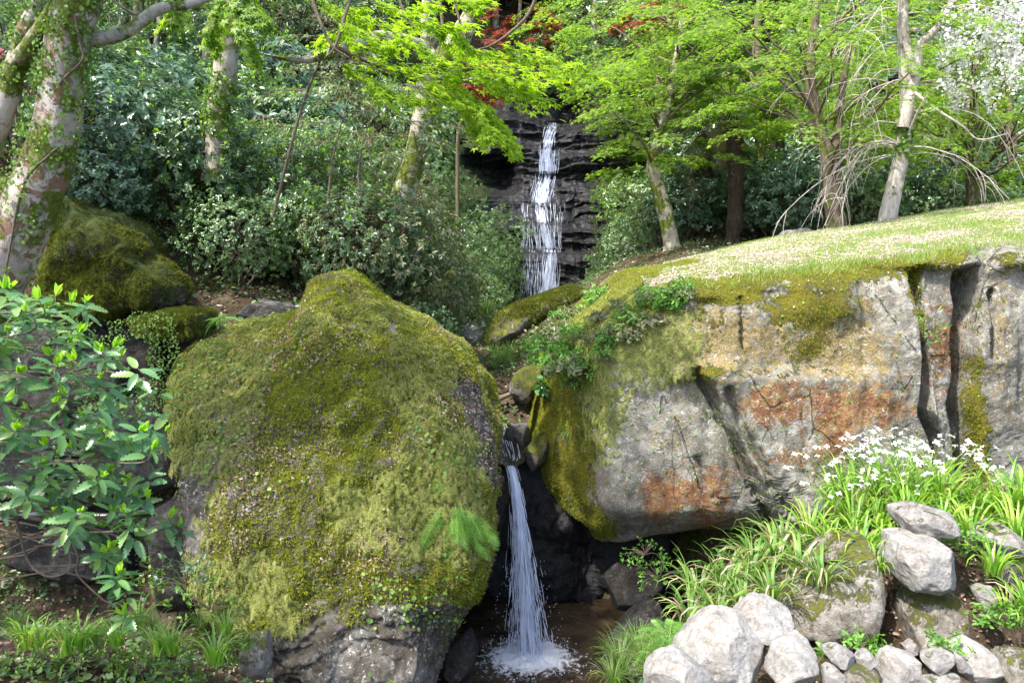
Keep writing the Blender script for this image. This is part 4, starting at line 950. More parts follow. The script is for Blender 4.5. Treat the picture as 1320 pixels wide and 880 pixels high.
# second trunk with a spray of maple above
p = trunk_pts([(276,235),(279,190),(281,140),(290,85),(298,20),(304,-50),(306,-140)], 10)
T2 = new_tree('maple_tree', p[0], 'slim moss-banded trunk among the glossy shrubs with a bright spray of young maple leaves')
mb = MB(); tube(mb, p, [.14, .13, .13, .14, .12, .12, .11], k=18, n=60, lump=.14, fs=3); mb.build('trunk', M['bark_pale'], T2)
ivy_on(T2, p, [.15, .15, .14, .14], 1200, .04, t0=.2, t1=.5)
lm, tm = MB(), MB()
for a in ([(300,-30,8.5),(310,10,8.3),(338,45,8.1)], [(280,-30,8.4),(290,5,8.4),(325,25,8.3)], [(310,-40,8.4),(320,0,8.3),(345,30,8.2)], [(240,-30,8.4),(225,5,8.4),(222,35,8.3)], [(290,0,8.3),(278,30,8.3),(272,60,8.3)], [(250,-20,9),(270,5,9),(300,8,9)], [(300,20,8.1),(318,50,8.1),(328,80,8.1)]):
    spray(lm, tm, trunk_pts(a, 8), .28, 150, .068, M5, .3)
lm.build('crown', M['maple'], T2); tm.build('branches', M['twig'], T2)

# central forked tree, its young leaves reach far forward over the gorge
p = trunk_pts([(484,392),(498,335),(514,270),(536,200),(548,140),(557,100),(584,62),(606,25),(632,-30),(650,-120)], 11)
T3 = new_tree('maple_tree', p[0], 'forked pale maple leaning right in the middle, its fresh yellow-green sprays overhanging the gorge')
mb = MB(); tube(mb, p, [.18, .165, .15, .15, .15, .17, .16, .13, .11, .09], k=20, n=80, lump=.12, fs=3); mb.build('trunk', M['bark_pale'], T3)
mb = MB(); tube(mb, trunk_pts([(566,88),(550,58),(549,20),(552,-40)], 10.9), [.10, .07, .06, .05], k=10, n=24, lump=.1)
tube(mb, trunk_pts([(590,60),(612,22),(640,0),(670,-40)], 11), [.06, .05, .04, .03], k=8, n=20)
tube(mb, trunk_pts([(556,130,10.9),(570,112,10.7),(602,104,10.4),(625,96,10.2)], 11), [.04, .03, .025, .02], k=7, n=20); mb.build('branch', M['bark_pale'], T3)
mb = MB(); tube(mb, trunk_pts([(548,62,10.9),(500,50,10.2),(460,55,9.6),(420,70,9.2),(385,78,9.0),(340,70,8.8)], 10), [.10, .09, .075, .06, .03, .008], k=14, n=50, lump=.15); mb.build('mossy_limb', M['bark_moss'] if 'bark_moss' in M else M['bark_pale'], T3)
lm, tm = MB(), MB(); tw = MB()
limbs = [[(380,-60,7.2),(402,0,7.1),(425,55,7.0),(450,75,7.0)], [(470,-60,7.3),(448,10,7.1),(432,60,7.0),(418,76,7.0)], [(430,60,7.1),(500,88,7.2),(570,94,7.2),(640,86,7.2),(700,95,7.2)],
         [(560,-40,7.6),(570,30,7.4),(565,70,7.3)], [(580,-40,7.4),(588,10,7.4),(600,50,7.3)], [(700,-30,8),(680,20,8),(640,55,8),(610,66,8)], [(520,-60,7.6),(515,0,7.5),(545,50,7.4)]]
for l in limbs: tube(tw, trunk_pts(l, 7), [.022, .017, .012, .006], k=7, n=30)
SP = [((440,20),(500,35),(560,30)), ((430,60),(480,66),(520,50)), ((450,85),(520,92),(590,100)), ((500,80),(560,105),(600,125)), ((560,60),(620,72),(680,80)),
      ((600,80),(660,92),(742,82)), ((620,90),(680,105),(730,104)), ((560,100),(610,130),(640,160)), ((600,120),(632,150),(655,188)), ((620,130),(650,160),(664,196)),
      ((580,120),(620,160),(640,180)), ((540,110),(590,140),(620,178)), ((470,20),(440,40),(410,50)), ((480,0),(520,15),(560,5)), ((560,-10),(600,8),(625,2)), ((660,100),(690,125),(705,132)),
      ((430,30),(460,44),(500,62)), ((500,40),(540,62),(570,78)), ((580,40),(604,60),(640,66)), ((640,60),(690,70),(735,92)), ((600,100),(650,120),(690,122)), ((470,95),(510,120),(560,132)), ((440,80),(470,100),(500,128)),
      ((400,-10),(430,10),(470,14)), ((520,20),(560,40),(600,30)), ((555,85),(600,95),(650,105))]
for k, s_ in enumerate(SP):
    yy = 7.1 + .5 * sin(k * 2.3); a = [(x + U(-6, 6), y + U(-5, 5), yy + j * U(-.1, .1)) for j, (x, y) in enumerate(s_)]
    spray(lm, tm, trunk_pts(a, 7), .24, 150, .058, M5, .35, .004)
for (x, y) in ((760,92),(778,102),(662,196),(720,98)):
    spray(lm, tm, trunk_pts([(x - 30, y - 14), (x - 10, y - 3), (x + 8, y + 6)], 7.1), .12, 22, .058, M5, .3, .003)
lm.build('crown', M['maple_y'], T3); tm.build('twigs', M['twig'], T3); tw.build('branches', M['twig'], T3)

# maples on the right, generic builder
def maple_tree(name, pp, Yd, rr, label, crowns, mat='maple', size=.06, nl=110, bark='bark', extra=None, base=M5, wdt=.42, group=None):
    p = rootdown(trunk_pts(pp, Yd)); t = new_tree(name, p[0], label, group=group)
    mb = MB(); tube(mb, p, rr, k=14, n=50, lump=.16, fs=3); mb.build('trunk', M[bark], t)
    lm, tm = MB(), MB()
    for (c, R, ns, L) in crowns:
        crown(lm, tm, at(*c), R, int(ns * .68), L, wdt, nl, size, base, spline(p, 40)[14:], dn=.22, zl=-.9)
    if extra: tube(tm, trunk_pts(extra[0], Yd), extra[1], k=8, n=24)
    lm.build('crown', M[mat], t); tm.build('branches', M['bark'], t); return t
maple_tree('maple_tree', [(1080,312),(1074,262),(1068,205),(1052,150),(1044,90),(1050,40),(1056,-40)], 14.5, [.19, .17, .15, .12, .1, .08, .05], 'twin-stemmed maple with layered bright green sprays behind the lawn, left of the white-barked tree',
           [((1075,125,13.6), (2.2, 1.8, .9), 60, 1.0), ((1030,40,14.5), (2.8, 2.0, 1.1), 70, 1.2), ((1130,60,13.5), (1.8, 1.6, 1.0), 36, 1.0)], extra=([(1072,210),(1078,180),(1085,120),(1095,60)], [.1, .09, .07, .05]))
maple_tree('maple_tree', [(866,318),(858,275),(846,232),(842,200),(856,150),(870,90),(880,20)], 16.5, [.22, .17, .15, .13, .1, .08, .05], 'knotty-trunked maple nearest the upper waterfall with feathery low sprays',
           [((856,150,15.8), (1.5, 1.6, 1.2), 52, .9), ((900,90,16.5), (2.6, 2.0, 1.2), 70, 1.2), ((822,205,16.5), (.9, 1.0, .5), 22, .7), ((812,56,17), (1.6, 1.6, 1.4), 46, 1.0)], bark='bark_pale')
maple_tree('maple_tree', [(1258,262),(1254,220),(1250,180),(1252,130),(1260,60)], 17, [.2, .18, .15, .12, .08], 'maple with a stout grey trunk and hanging green sprays right of the white-barked tree',
           [((1235,175,16), (2.2, 1.5, .9), 54, 1.0), ((1290,120,15.5), (2.2, 1.8, 1.2), 60, 1.1), ((1200,90,17), (2.4, 1.8, 1.2), 50, 1.1), ((1290,200,16), (1.4, 1.2, .7), 26, .9)])
maple_tree('maple_tree', [(985,290),(982,220),(978,150),(975,70),(980,-20)], 19, [.15, .13, .12, .1, .06], 'tall maple behind the palm whose crown fills the top of the picture',
           [((960,50,18.5), (3.4, 2.0, 1.6), 90, 1.3), ((1000,130,18), (2.4, 1.6, 1.0), 44, 1.1), ((900,140,18.5), (1.8, 1.6, .9), 36, 1.1)])
maple_tree('maple_tree', [(1310,262),(1306,200),(1300,140),(1304,60)], 19, [.14, .12, .1, .08], 'thin maple at the right edge behind the stout grey trunk',
           [((1330,100,18.5), (2.6, 2.0, 2.0), 60, 1.2), ((1240,30,19), (3.0, 2.0, 1.4), 56, 1.3)])
maple_tree('maple_tree', [(776,150),(772,100),(765,50),(768,-30)], 29, [.14, .12, .1, .06], 'pale green maple above the lip of the upper waterfall',
           [((770,60,28.5), (2.3, 2.0, 2.4), 60, 1.3), ((820,10,28), (2.8, 2, 1.6), 50, 1.3)], bark='bark_pale')
maple_tree('red_maple_tree', [(655,130),(662,90),(668,40),(672,-20)], 29, [.1, .08, .07, .05], 'red-leaved maple on the slope left of the upper waterfall',
           [((672,30,28), (.9, .8, .9), 34, .8), ((692,60,28), (.6, .6, .6), 18, .7)], 'maple_red', size=.07)
maple_tree('red_maple_tree', [(590,190),(600,150),(604,100),(606,60)], 17.5, [.045, .04, .03, .02], 'small red-leaved maple half hidden behind the forked pale maple',
           [((612,96,17), (.75, .8, .6), 26, .6)], 'maple_red', size=.06)
maple_tree('red_maple_tree', [(850,130),(846,90),(842,40),(844,-30)], 20, [.09, .08, .07, .05], 'red-leaved maple at the top right of the upper waterfall',
           [((838,24,17.6), (.45, .5, .35), 20, .6)], 'maple_red', size=.07)

# white-barked tree on the lawn
p = trunk_pts([(1142,296),(1152,245),(1163,195),(1167,150),(1166,100),(1163,40),(1162,-20),(1158,-120)], 13.2); p = rootdown(p)
T5 = new_tree('blossoming_tree', p[0], 'slender whitish-barked tree on the lawn edge with drooping bare twigs and white blossom')
mb = MB(); tube(mb, p, [.17, .145, .13, .11, .085, .08, .07, .05], k=18, n=80, lump=.08, fs=4); mb.build('trunk', M['bark_white'], T5)
mb = MB(); tube(mb, trunk_pts([(1164,165),(1174,120),(1180,92),(1186,60),(1204,40),(1222,15),(1232,-20)], 13.1), [.10, .095, .09, .075, .06, .05, .04], k=12, n=40, lump=.08)
tube(mb, trunk_pts([(1180,96),(1172,70),(1166,30),(1168,-10)], 13.0), [.07, .06, .06, .05], k=12, n=24)
tube(mb, trunk_pts([(1170,175,13.1),(1185,140,12.8),(1200,118,12.6),(1214,110,12.4)], 13), [.022, .018, .014, .008], k=6, n=14)
tube(mb, trunk_pts([(1180,120,13),(1205,140,12.7),(1240,162,12.5),(1262,180,12.4),(1300,172,12.3)], 13), [.025, .02, .016, .012, .006], k=6, n=20); mb.build('branch', M['bark_white'], T5)
tw = MB(); bl_ = MB()
def twig(a, d, l, dr, r=.007):
    n = 9; pts = [a]; dd = nrm(d)
    for i in range(n): dd = nrm(dd + np.array([0, 0, -dr]) + rdir(1)[0] * .12); pts.append(pts[-1] + dd * l / n)
    pts = np.array(pts); tube(tw, pts, np.linspace(r, r * .3, n + 1), k=4); return pts
for i in range(46):
    s = rng.choice([-1, 1], p=[.5, .5]); k = U(.25, 1); a = p[0] * 0 + spline(p, 40)[int(18 + 20 * k) if i % 3 else int(14 + 6 * U(0, 1))]
    if s > 0 and i % 2: a = trunk_pts([(1186 + 45 * k, 60 - 75 * k)], 13)[0]
    q = twig(a, [s * U(.6, 1.2), U(-.8, .5), U(.1, .9)], U(1.0, 2.6), U(.10, .30), .011)
    for j in range(4):
        b = q[int(U(3, 9))]; q2 = twig(b, [s * U(-.3, .8), U(-.5, .5), U(-.6, .3)], U(.4, 1.1), .22, .006)
        for e in (2,):
            twig(q2[5], rdir(1)[0], U(.2, .5), .25, .004)
        if s > 0 and q2[-1][0] > gx(1215, 13) and q2[-1][2] > at(0, 150, 13)[2]:
            for b in q2[3:]:
                m_ = 10; scatter(bl_, crl, b + rdir(m_) * .07, frames(rdir(m_), rdir(m_)), U(.03, .055, m_))
tw.build('twigs', M['twig_white'], T5)
for i in range(170):
    x, y = U(1215, 1340), U(-30, 120)
    if fbm(np.array([[x / 40, y / 40, 0]]), 3, 5)[0] < -.05: continue
    m_ = 12; c = at(x, y, U(12, 14)); scatter(bl_, crl, c + rdir(m_) * .09, frames(rdir(m_), rdir(m_)), U(.03, .06, m_))
bl_.build('blossoms', M['petal'], T5)
ivy_on(T5, p[1:5], [.16, .14, .12, .11], 700, .07, 'creeper', t0=.35, t1=1)

# palms
def palm(base_px, Yd, h_rows, label, nf=16, seed=0, dead=5):
    pp = [(base_px[0], base_px[1]), (base_px[0] + U(-4, 4), (base_px[1] + h_rows) / 2), (base_px[0] + U(-6, 6), h_rows)]
    p = rootdown(trunk_pts(pp, Yd)); t = empty('fan_palm', p[0], label, 'palm tree')
    mb = MB(); tube(mb, p, [.14, .15, .17], k=14, n=50, lump=.35, fs=6); mb.build('trunk', M['bark_palm'], t)
    lm, st, dm = MB(), MB(), MB()
    def fan(m, o, d, R, droop):
        n = 30; ang = np.linspace(-1.9, 1.9, n); X0 = nrm(d); Zu = np.array([0, 0, 1.]) + rdir(1)[0] * .3; F = frames(X0[None], Zu[None])[0]
        seg = ([(0, .0, 0), (.55, .028, .01), (1, 0, -droop), (.55, -.028, .01), (.55, 0, -.02)], [(0, 4, 2, 1), (0, 3, 2, 4)])
        D = np.stack([np.cos(ang), np.sin(ang), 0 * ang - .1], -1) @ F.T
        scatter(m, seg, np.repeat(o[None], n, 0), frames(D, np.repeat(F[:, 2][None], n, 0)), R * (1 - .15 * np.abs(ang) / 1.9))
    for i in range(nf):
        a = i * 2.4; el = U(-.5, .9); d = nrm(np.array([cos(a), sin(a), el])); o = p[-1] + d * U(.5, .9) - [0, 0, .1 * (el < 0)]
        tube(st, spline([p[-1], p[-1] + d * .4 + [0, 0, .1], o], 6), [.014, .012, .01, .009, .008, .007], k=4); fan(lm, o, d + [0, 0, -.2], U(.5, .7), .35)
    for i in range(dead):
        a = U(0, 6.28); o = p[-1] + [.25 * cos(a), .25 * sin(a), -.3 - .18 * i]; fan(dm, o, np.array([.3 * cos(a), .3 * sin(a), -1]), .45, .1)
    lm.build('fronds', M['palm'], t); st.build('leaf_stalks', M['twig'], t); dm.build('dead_fronds', M['deadpalm'], t); return t
palm((946,305), 16.8, 128, 'tall fan palm with brown fibrous trunk under the green maples')
palm((905,300), 18.5, 175, 'lower fan palm with hanging dry fronds left of the tall palm', 14, dead=6)
palm((1000,300), 20, 90, 'fan palm showing only its dark fronds between the maple crowns', 14, dead=2)

# ------------------------------------------------------------------ shrubs
def shrub(name, loc, R, ncl, per, ll, mat, label, base=L2, seed=1, shoots=None, group=None, lean=0.0, flowers=None, stems=9, cat='shrub'):
    loc = np.array(loc, float); root = empty(name, loc, label, cat, group); R = np.array(R, float)
    c = loc + [0, 0, R[2] * .95]
    d = rdir(ncl, -.75, 1); f = U(.35, 1, ncl) ** .45 * (1 + .38 * fbm(d * 1.6 + seed * 3.1, 3, seed)); P = c + d * R * f[:, None]
    ax = nrm(d * .8 + rdir(ncl) * .4 + [0, 0, .35]); 
    Pn = np.repeat(P, per, 0); An = np.repeat(ax, per, 0); n = len(Pn); r_ = rdir(n); r_ = nrm(r_ - An * (r_ * An).sum(1, keepdims=True))
    s = np.tile(np.linspace(-.25, .15, per), ncl) * ll * 2.5
    X = nrm(r_ + An * U(-.1, .6, n)[:, None] + [0, 0, -.12]); lm = MB(); scatter(lm, base, Pn + An * s[:, None], frames(X, An + rdir(n) * .35), U(ll * .65, ll * 1.2, n))
    lm.build('foliage', M[mat], root)
    if shoots:
        k = rng.choice(ncl, int(ncl * shoots[0])); k = k[d[k, 2] > -.1]; kk = np.repeat(k, 4); sm = MB(); scatter(sm, base, P[kk] + ax[kk] * ll * .5, frames(nrm(ax[kk] + rdir(len(kk)) * .5), rdir(len(kk))), ll * .7); sm.build('young_leaves', M[shoots[1]], root)
    if flowers:
        k = rng.choice(ncl, flowers); k = k[d[k, 1] < .3]; fm = MB(); kk = np.repeat(k, 9); scatter(fm, LW, P[kk] + ax[kk] * ll * .4, frames(nrm(ax[kk] * .4 + rdir(len(kk))), rdir(len(kk))), .06); fm.build('blossoms', M['pink'], root)
    tm = MB()
    for i in range(stems):
        e = c + rdir(1, -.2, .9)[0] * R * .75; b = loc + rdir(1)[0] * [.15, .15, 0]; tube(tm, spline([b - [0, 0, .15], (b + e) / 2 + rdir(1)[0] * .15, e], 9), np.linspace(.022, .006, 9) * max(1, R[0]), k=5)
        for _ in range(5):
            a = b + (e - b) * U(.4, 1); g = c + rdir(1)[0] * R * .95; tube(tm, np.array([a, (a + g) / 2 + [0, 0, .05], g]), [.008, .006, .003], k=3)
    tm.build('stems', M['twig'], root); return root
OFF = (0, -60, -30)
gA = 'glossy evergreen shrubs massed on the left slope'; gB = 'dark evergreen shrubs under the right-hand maples'; gC = 'evergreen shrubs filling the slope high above'
pa = shrub('evergreen_shrub', OFF, (1.25, 1.1, 1.0), 1100, 9, .07, 'evergreen', 'x', L2, 1, (.25, 'shoot'))
pb = shrub('evergreen_shrub', OFF, (1.2, 1.1, .95), 900, 8, .095, 'camellia', 'x', LW, 2, (.06, 'shoot'))
pc = shrub('evergreen_shrub', OFF, (1.2, 1.1, .85), 1500, 8, .052, 'evergreen', 'x', leaf2(.26, .06, .1), 3)
pd = shrub('evergreen_shrub', OFF, (1.1, 1.0, 1.0), 800, 7, .07, 'olive', 'x', L2, 4, (.12, 'olive'))
used = set()
def place(pr, px, Yd, sc, label=None, group=None, dz=0, zz=None):
    x = gx(px, Yd); z = float(ground(x, Yd)) + dz if zz is None else zz
    if pr.name not in used:
        used.add(pr.name); pr.location = (x, Yd, z); pr.scale = (sc,) * 3; r = pr
    else: r = copy_thing(pr, (x, Yd, z), rot=0, sc=sc)
    r.rotation_euler = (0, 0, U(0, 6.28)); r['label'] = label
    if group: r['group'] = group
    return r
lbl_a = {'a': 'glossy small-leaved evergreen shrub with yellow-green shoots on the left slope', 'b': 'broad-leaved camellia-like shrub with glossy dark leaves on the left slope', 'c': 'dense fine-leaved dark evergreen shrub overhanging the left bank of the stream', 'd': 'olive and bronze-leaved shrub on the left slope'}
PR = {'a': pa, 'b': pb, 'c': pc, 'd': pd}
for k, px, Yd, s in (('a',250,10.6,1.0),('a',350,11.0,1.0),('c',310,9.9,.7),('b',160,10.2,.95),('b',70,11.0,1.0),('a',150,12.5,1.1),('b',215,12.8,1.1),('a',420,12.4,1.0),('d',450,11.6,.75),('d',500,13.0,.9),
                    ('c',560,13.8,.85),('c',600,15.5,.9),('c',575,18.5,1.0),('c',570,17,1.2),('b',390,14.5,1.2),('a',300,14.2,1.2),('d',470,15,1.1),('b',90,14.5,1.2),('a',-10,13,1.2),('a',200,16.5,1.4),('b',330,17.5,1.4),
                    ('d',430,18,1.3),('c',520,18.5,1.4),('a',120,18.5,1.5),('b',20,17,1.4),('c',250,20,1.6),('c',590,20.5,1.5),('a',500,21,1.6),('d',400,22,1.5),('a',40,22,1.6),('c',540,13,.7),('a',385,10.5,.7),('b',120,9.4,.6),('d',505,10.3,.95),('d',545,11.3,.85),('c',528,9.9,.5),('a',470,10.4,.85),('d',450,10.2,.7)):
    place(PR[k], px, Yd, s, lbl_a[k], {'a': gA, 'b': 'broad-leaved camellia shrubs on the left slope', 'c': 'fine-leaved evergreen shrubs on the left bank', 'd': 'olive and bronze shrubs on the left slope'}[k])
for k, px, Yd, s in (('c',850,19,.85),('c',775,20.8,.55),('c',800,21.6,.9),('c',742,27.5,.9),('c',604,19.2,1.35),('c',640,23.8,.8),('c',812,20.4,.9),('b',880,18.6,.9),('b',920,20,1.2),('c',960,18.6,.9),('b',1000,17.6,1.0),('b',1040,19,1.3),('c',1100,18,1.0),('b',1150,19.5,1.3),('c',1200,18.5,1.1),
                    ('b',1250,20,1.3),('c',1300,19,1.2),('b',1360,19,1.4),('a',850,23,1.6),('b',930,24,1.7),('a',1010,24,1.8),('c',1100,24,1.8),('a',1200,25,1.9),('b',1300,25,1.9),('c',735,27,1.2),('a',690,29,1.3),('b',640,27,1.3),('a',755,29.5,1.5)):
    place(PR[k], px, Yd, s, 'dark glossy evergreen shrub in the shade beneath the right-hand maples', gB)
place(pa, 1290, 15.4, .62, 'small glossy evergreen shrub standing on the back edge of the lawn at right')
for i in range(46):
    Yd = 26 + 22 * (i / 46) ** .8 + U(-1, 1); px = (i * 389.7) % 1500 - 90
    if 640 < px < 760 and Yd < 32: continue
    place(PR['abcb'[i % 4]], px, Yd, 1.9 + Yd * .035, 'evergreen shrub in the mass high on the wooded slope', gC)
for i in range(16): place(PR['acda'[i % 4]], 130 + i * 31, 21 + (i * 7 % 6), 1.7, 'evergreen shrub in the mass high on the wooded slope', gC)
for n_, pp in enumerate(([(400,385),(418,300),(430,200),(455,110)], [(450,390),(470,300),(462,220),(480,140)], [(520,395),(500,320),(492,250),(470,180)], [(560,400),(548,330),(560,260),(540,190)], [(250,380),(262,300),(240,230),(250,170)], [(180,330),(200,260),(190,190),(205,130)], [(330,385),(322,310),(345,240),(338,170)])):
    p = trunk_pts(pp, 10.0 + .3 * n_); t = new_tree('sapling', p[0], 'thin bare-stemmed sapling rising through the glossy shrubs', group='thin saplings among the left shrubs'); mb = MB(); tube(mb, p, [.022, .018, .012, .006], k=6, n=30, lump=.1); mb.build('trunk', M['deadwood'], t)
    lm, tm = MB(), MB(); crown(lm, tm, p[-1], (.7, .7, .45), 12, .55, .45, 32, .07, L2, spline(p, 20)[8:]); lm.build('crown', M['evergreen'], t); tm.build('branches', M['deadwood'], t)
# pink-flowering shrub top left
shrub('azalea_shrub', (gx(25, 8.6), 8.6, float(at(20, 170, 8.6)[2])), (.75, .7, .75), 420, 7, .07, 'evergreen', 'shrub with pink blossoms behind the mottled trunk in the top left corner', L2, 6, flowers=26)
shrub('azalea_shrub', (gx(120, 11.5), 11.5, float(at(120, 120, 11.5)[2])), (.6, .6, .6), 260, 7, .07, 'evergreen', 'shrub with a few pink flowers just right of the mottled trunk', L2, 7, flowers=12)

# background trees high on the slope
def bg_tree(px, Yd, h, r, label, proto=None, mat='evergreen', group='trees high on the wooded slope'):
    x = gx(px, Yd); z = float(ground(x, Yd))
    if proto: 
        t = copy_thing(proto, (x, Yd, z), U(0, 6), U(.85, 1.2), label, group); return t
    t = empty('forest_tree', (x, Yd, z), label, 'tree', group); mb = MB(); b = np.array([x, Yd, z])
    tube(mb, [b - [0, 0, .3], b + [.1, 0, h * .4], b + [-.1, .1, h * .8], b + [0, 0, h]], [r, r * .8, r * .6, r * .3], k=10, n=30, lump=.15); mb.build('trunk', M['bark_pale'], t)
    lm, tm = MB(), MB(); crown(lm, tm, b + [0, 0, h * .85], (2.6, 2.4, 2.4), 120, 1.3, .5, 60, .15, L2, b + [0, 0, h * .6]); lm.build('crown', M[mat], t); tm.build('branches', M['twig'], t); return t
f1 = bg_tree(560, 30, 5.5, .16, 'forest tree with pale trunk and evergreen crown high on the slope'); f2 = bg_tree(1080, 32, 6.5, .18, 'forest tree with pale trunk and light green crown high on the slope', mat='maple')
f3 = bg_tree(330, 27, 6, .15, 'forest tree with pale trunk and evergreen crown high on the slope')
for i, (px, Yd) in enumerate([(160,24),(100,28),(230,30),(420,29),(480,34),(30,30),(640,36),(720,38),(800,33),(880,34),(960,36),(1160,30),(1240,33),(1330,31),(700,46),(560,44),(820,45),(960,48),(1120,46),(400,42),(250,40),(100,40),(1280,44)]):
    f = (f1, f2, f3)[i % 3] if px < 650 else (f2, f1)[i % 2]; bg_tree(px, Yd, 0, 0, f['label'], f)
for n_, (pp, r, lab) in enumerate([([(152,60),(160,20),(158,-60)], .09, 'bare pale trunk rising left of the moss-banded trunk, topmost left'), ([(176,58),(178,10),(184,-60)], .11, 'pale trunk beside the other bare trunk at the top left'), ([(200,66),(205,20),(196,-50)], .05, 'very thin pale trunk at the top left'),
                               ([(238,110),(262,80),(274,40),(268,0),(272,-40)], .07, 'crooked thin trunk just left of the moss-banded trunk'), ([(352,280),(372,200),(392,130),(416,70)], .018, 'thin dark leaning sapling stem between the glossy shrubs')]):
    Yd = 15 if n_ < 4 else 9.2; p = trunk_pts(pp, Yd); t = new_tree('forest_tree' if n_ < 4 else 'sapling', p[0], lab); mb = MB(); tube(mb, p, [r, r * .8], k=9, n=24, lump=.12); mb.build('trunk', M['bark_pale' if n_ < 4 else 'twig'], t)
    lm, tm = MB(), MB(); crown(lm, tm, p[-1], (1.2, 1.2, .5) if n_ < 4 else (.4, .4, .25), 22 if n_ < 4 else 7, .8 if n_ < 4 else .4, .45, 60 if n_ < 4 else 20, .09, L2, p[-1]); lm.build('crown', M['evergreen'], t); tm.build('branches', M['twig'], t)
# ------------------------------------------------------------------ the serrated-leaf bush in front, left
SER = serrate(7, .17); SOFT = leaf2(.2, .1, .05)
bush = empty('broadleaf_bush', at(-60, 800, 4.1), 'leafy bush with large serrated light green leaves and upright shoots at the left edge', 'bush')
lm, sm, st = MB(), MB(), MB()
poly = [(-40,365),(60,372),(120,390),(160,450),(205,505),(215,560),(190,640),(235,690),(150,700),(170,760),(120,740),(60,690),(30,640),(-40,700)]
px, py = rand_in(poly, 140); tips = [(x, y, U(3.7, 4.5)) for x, y in zip(px, py)]
tips += [(205,502,4.1),(232,680,4.1),(218,668,4.1),(185,690,4.1),(160,792,4.0),(163,760,4.0),(150,462,4.1),(110,392,4.3),(135,610,4.0),(140,708,4.0),(30,385,4.3),(95,445,4.2),(75,520,4.0),(178,570,4.1),(60,430,4.4),(20,500,4.0),(125,560,4.1)]
roots = [at(-120, 560, 4.4), at(-110, 700, 4.3), at(-100, 460, 4.5)]
for (x, y, Yd) in tips:
    c = at(x, y, Yd); ax = nrm(rdir(1, -.1, 1)[0] * .6 + [.35, -.25, .8]); k = rng.integers(5, 9)
    a = np.arange(k) * 2.4 + U(0, 6); e1 = nrm(np.cross(ax, [0, 1, .1])); e2 = np.cross(ax, e1)
    X = nrm(np.cos(a)[:, None] * e1 + np.sin(a)[:, None] * e2 + ax * U(-.2, .35, k)[:, None] + [0, -.1, -.15])
    scatter(lm, SER, c + X * .012 - ax * (np.linspace(0, .06, k))[:, None], frames(X, ax + rdir(k) * .25), U(.075, .125, k))
    if U(0, 1) < .6:
        k2 = 4; X = nrm(ax * 1.4 + rdir(k2) * .6); scatter(sm, SOFT, np.repeat((c + ax * .005)[None], k2, 0), frames(X, rdir(k2)), U(.045, .08, k2))
    if U(0, 1) < .62: continue
    r0 = roots[int(np.argmin([np.linalg.norm(r - c) for r in roots]))]; m_ = (r0 + c) / 2 + [0, 0, -.12] + rdir(1)[0] * .08
    r0 = r0 + rdir(1)[0] * .3; m_ = m_ if U(0,1) < .5 else (r0 * .3 + c * .7) + [-.05, .1, -.15]; r1_ = r0 * .35 + c * .65 if U(0,1) < .6 else r0; tube(st, spline([r1_, (r1_ + c) / 2 + [0, .03, -.04], c - ax * .07, c], 12), np.linspace(.007, .0025, 12), k=5)
for a in ([(20,662,4.0),(35,720,4.0),(60,742,3.95),(88,735,3.95),(90,710,4)], [(-30,660,4.1),(40,668,4.0),(80,680,4.0),(100,715,4.0),(100,740,4),(130,770,4),(142,778,4)], [(0,720,4.1),(30,715,4.1),(50,705,4.1)]):
    tube(st, trunk_pts(a, 4), np.linspace(.008, .004, 30), k=6, n=30)
lm.build('leaves', M['bush'], bush); sm.build('young_leaves', M['shoot'], bush); st.build('stems', M['twig'], bush)

# ------------------------------------------------------------------ blade clumps
BL = [blade(6, .07, b, .008) for b in (.9, 1.5, 2.1, 2.7)]; NB = [blade(5, .022, b, .004) for b in (1.2, 1.9, 2.6)]
def clump(name, loc, n, ln, base, mat, label, cat, group=None, spread=.06, lean=.25, flowers=0, dry=.0, fl_h=.34):
    loc = np.array(loc, float); root = empty(name, loc, label, cat, group); mb = MB(); dm = MB()
    for k, b in enumerate(base):
        m_ = n // len(base); a = U(0, 2 * pi, m_); out = np.stack([np.cos(a), np.sin(a), 0 * a], -1)
        X = out; Zu = nrm(out * U(-.05, lean, m_)[:, None] + [0, 0, 1]); F = frames(X, Zu)
        scatter(mb, b, loc + out * U(0, spread, m_)[:, None] - [0, 0, .03], F, U(ln * .6, ln * 1.15, m_))
        if dry:
            m2 = max(1, int(m_ * dry)); scatter(dm, BL[3] if len(base[0][0]) > 18 else b, loc + out[:m2] * .05 - [0, 0, .02], frames(out[:m2] + rdir(m2) * .2, Zu[:m2] + out[:m2] * .5), U(ln * .6, ln, m2))
    mb.build('leaves', M[mat], root)
    if dry: dm.build('dry_leaves', M['litter'], root)
    if flowers:
        fm, stm = MB(), MB()
        for i in range(flowers):
            a = U(0, 6.28); rr_ = U(.05, .3); e = loc + [rr_ * cos(a), rr_ * sin(a), fl_h * U(.8, 1.15)]; tube(stm, spline([loc, (loc + e) / 2 + [0, 0, .05], e], 7), np.linspace(.003, .0015, 7), k=4)
            for _ in range(int(U(1, 4))):
                c = e + rdir(1)[0] * .03; p_ = 6; ang = np.arange(p_) * pi / 3; D = np.stack([np.cos(ang), np.sin(ang), np.where(np.arange(p_) % 2, .25, -.15)], -1)
                Rm = frames(rdir(1) * [1, 1, .2], np.array([[U(-.4, .4), U(-.9, .1), 1.]]))[0]
                scatter(fm, LW, np.repeat(c[None], p_, 0), frames(D @ Rm.T, np.repeat(Rm[:, 2][None], p_, 0)), U(.014, .023))
        fm.build('blossoms', M['petal'], root); stm.build('flower_stalks', M['sedge'], root)
    return root
def put(r, loc, sc, label, group=None):
    return copy_thing(r, loc, U(0, 6.28), sc, label, group)
far_ = np.array([0, -60, -30.])
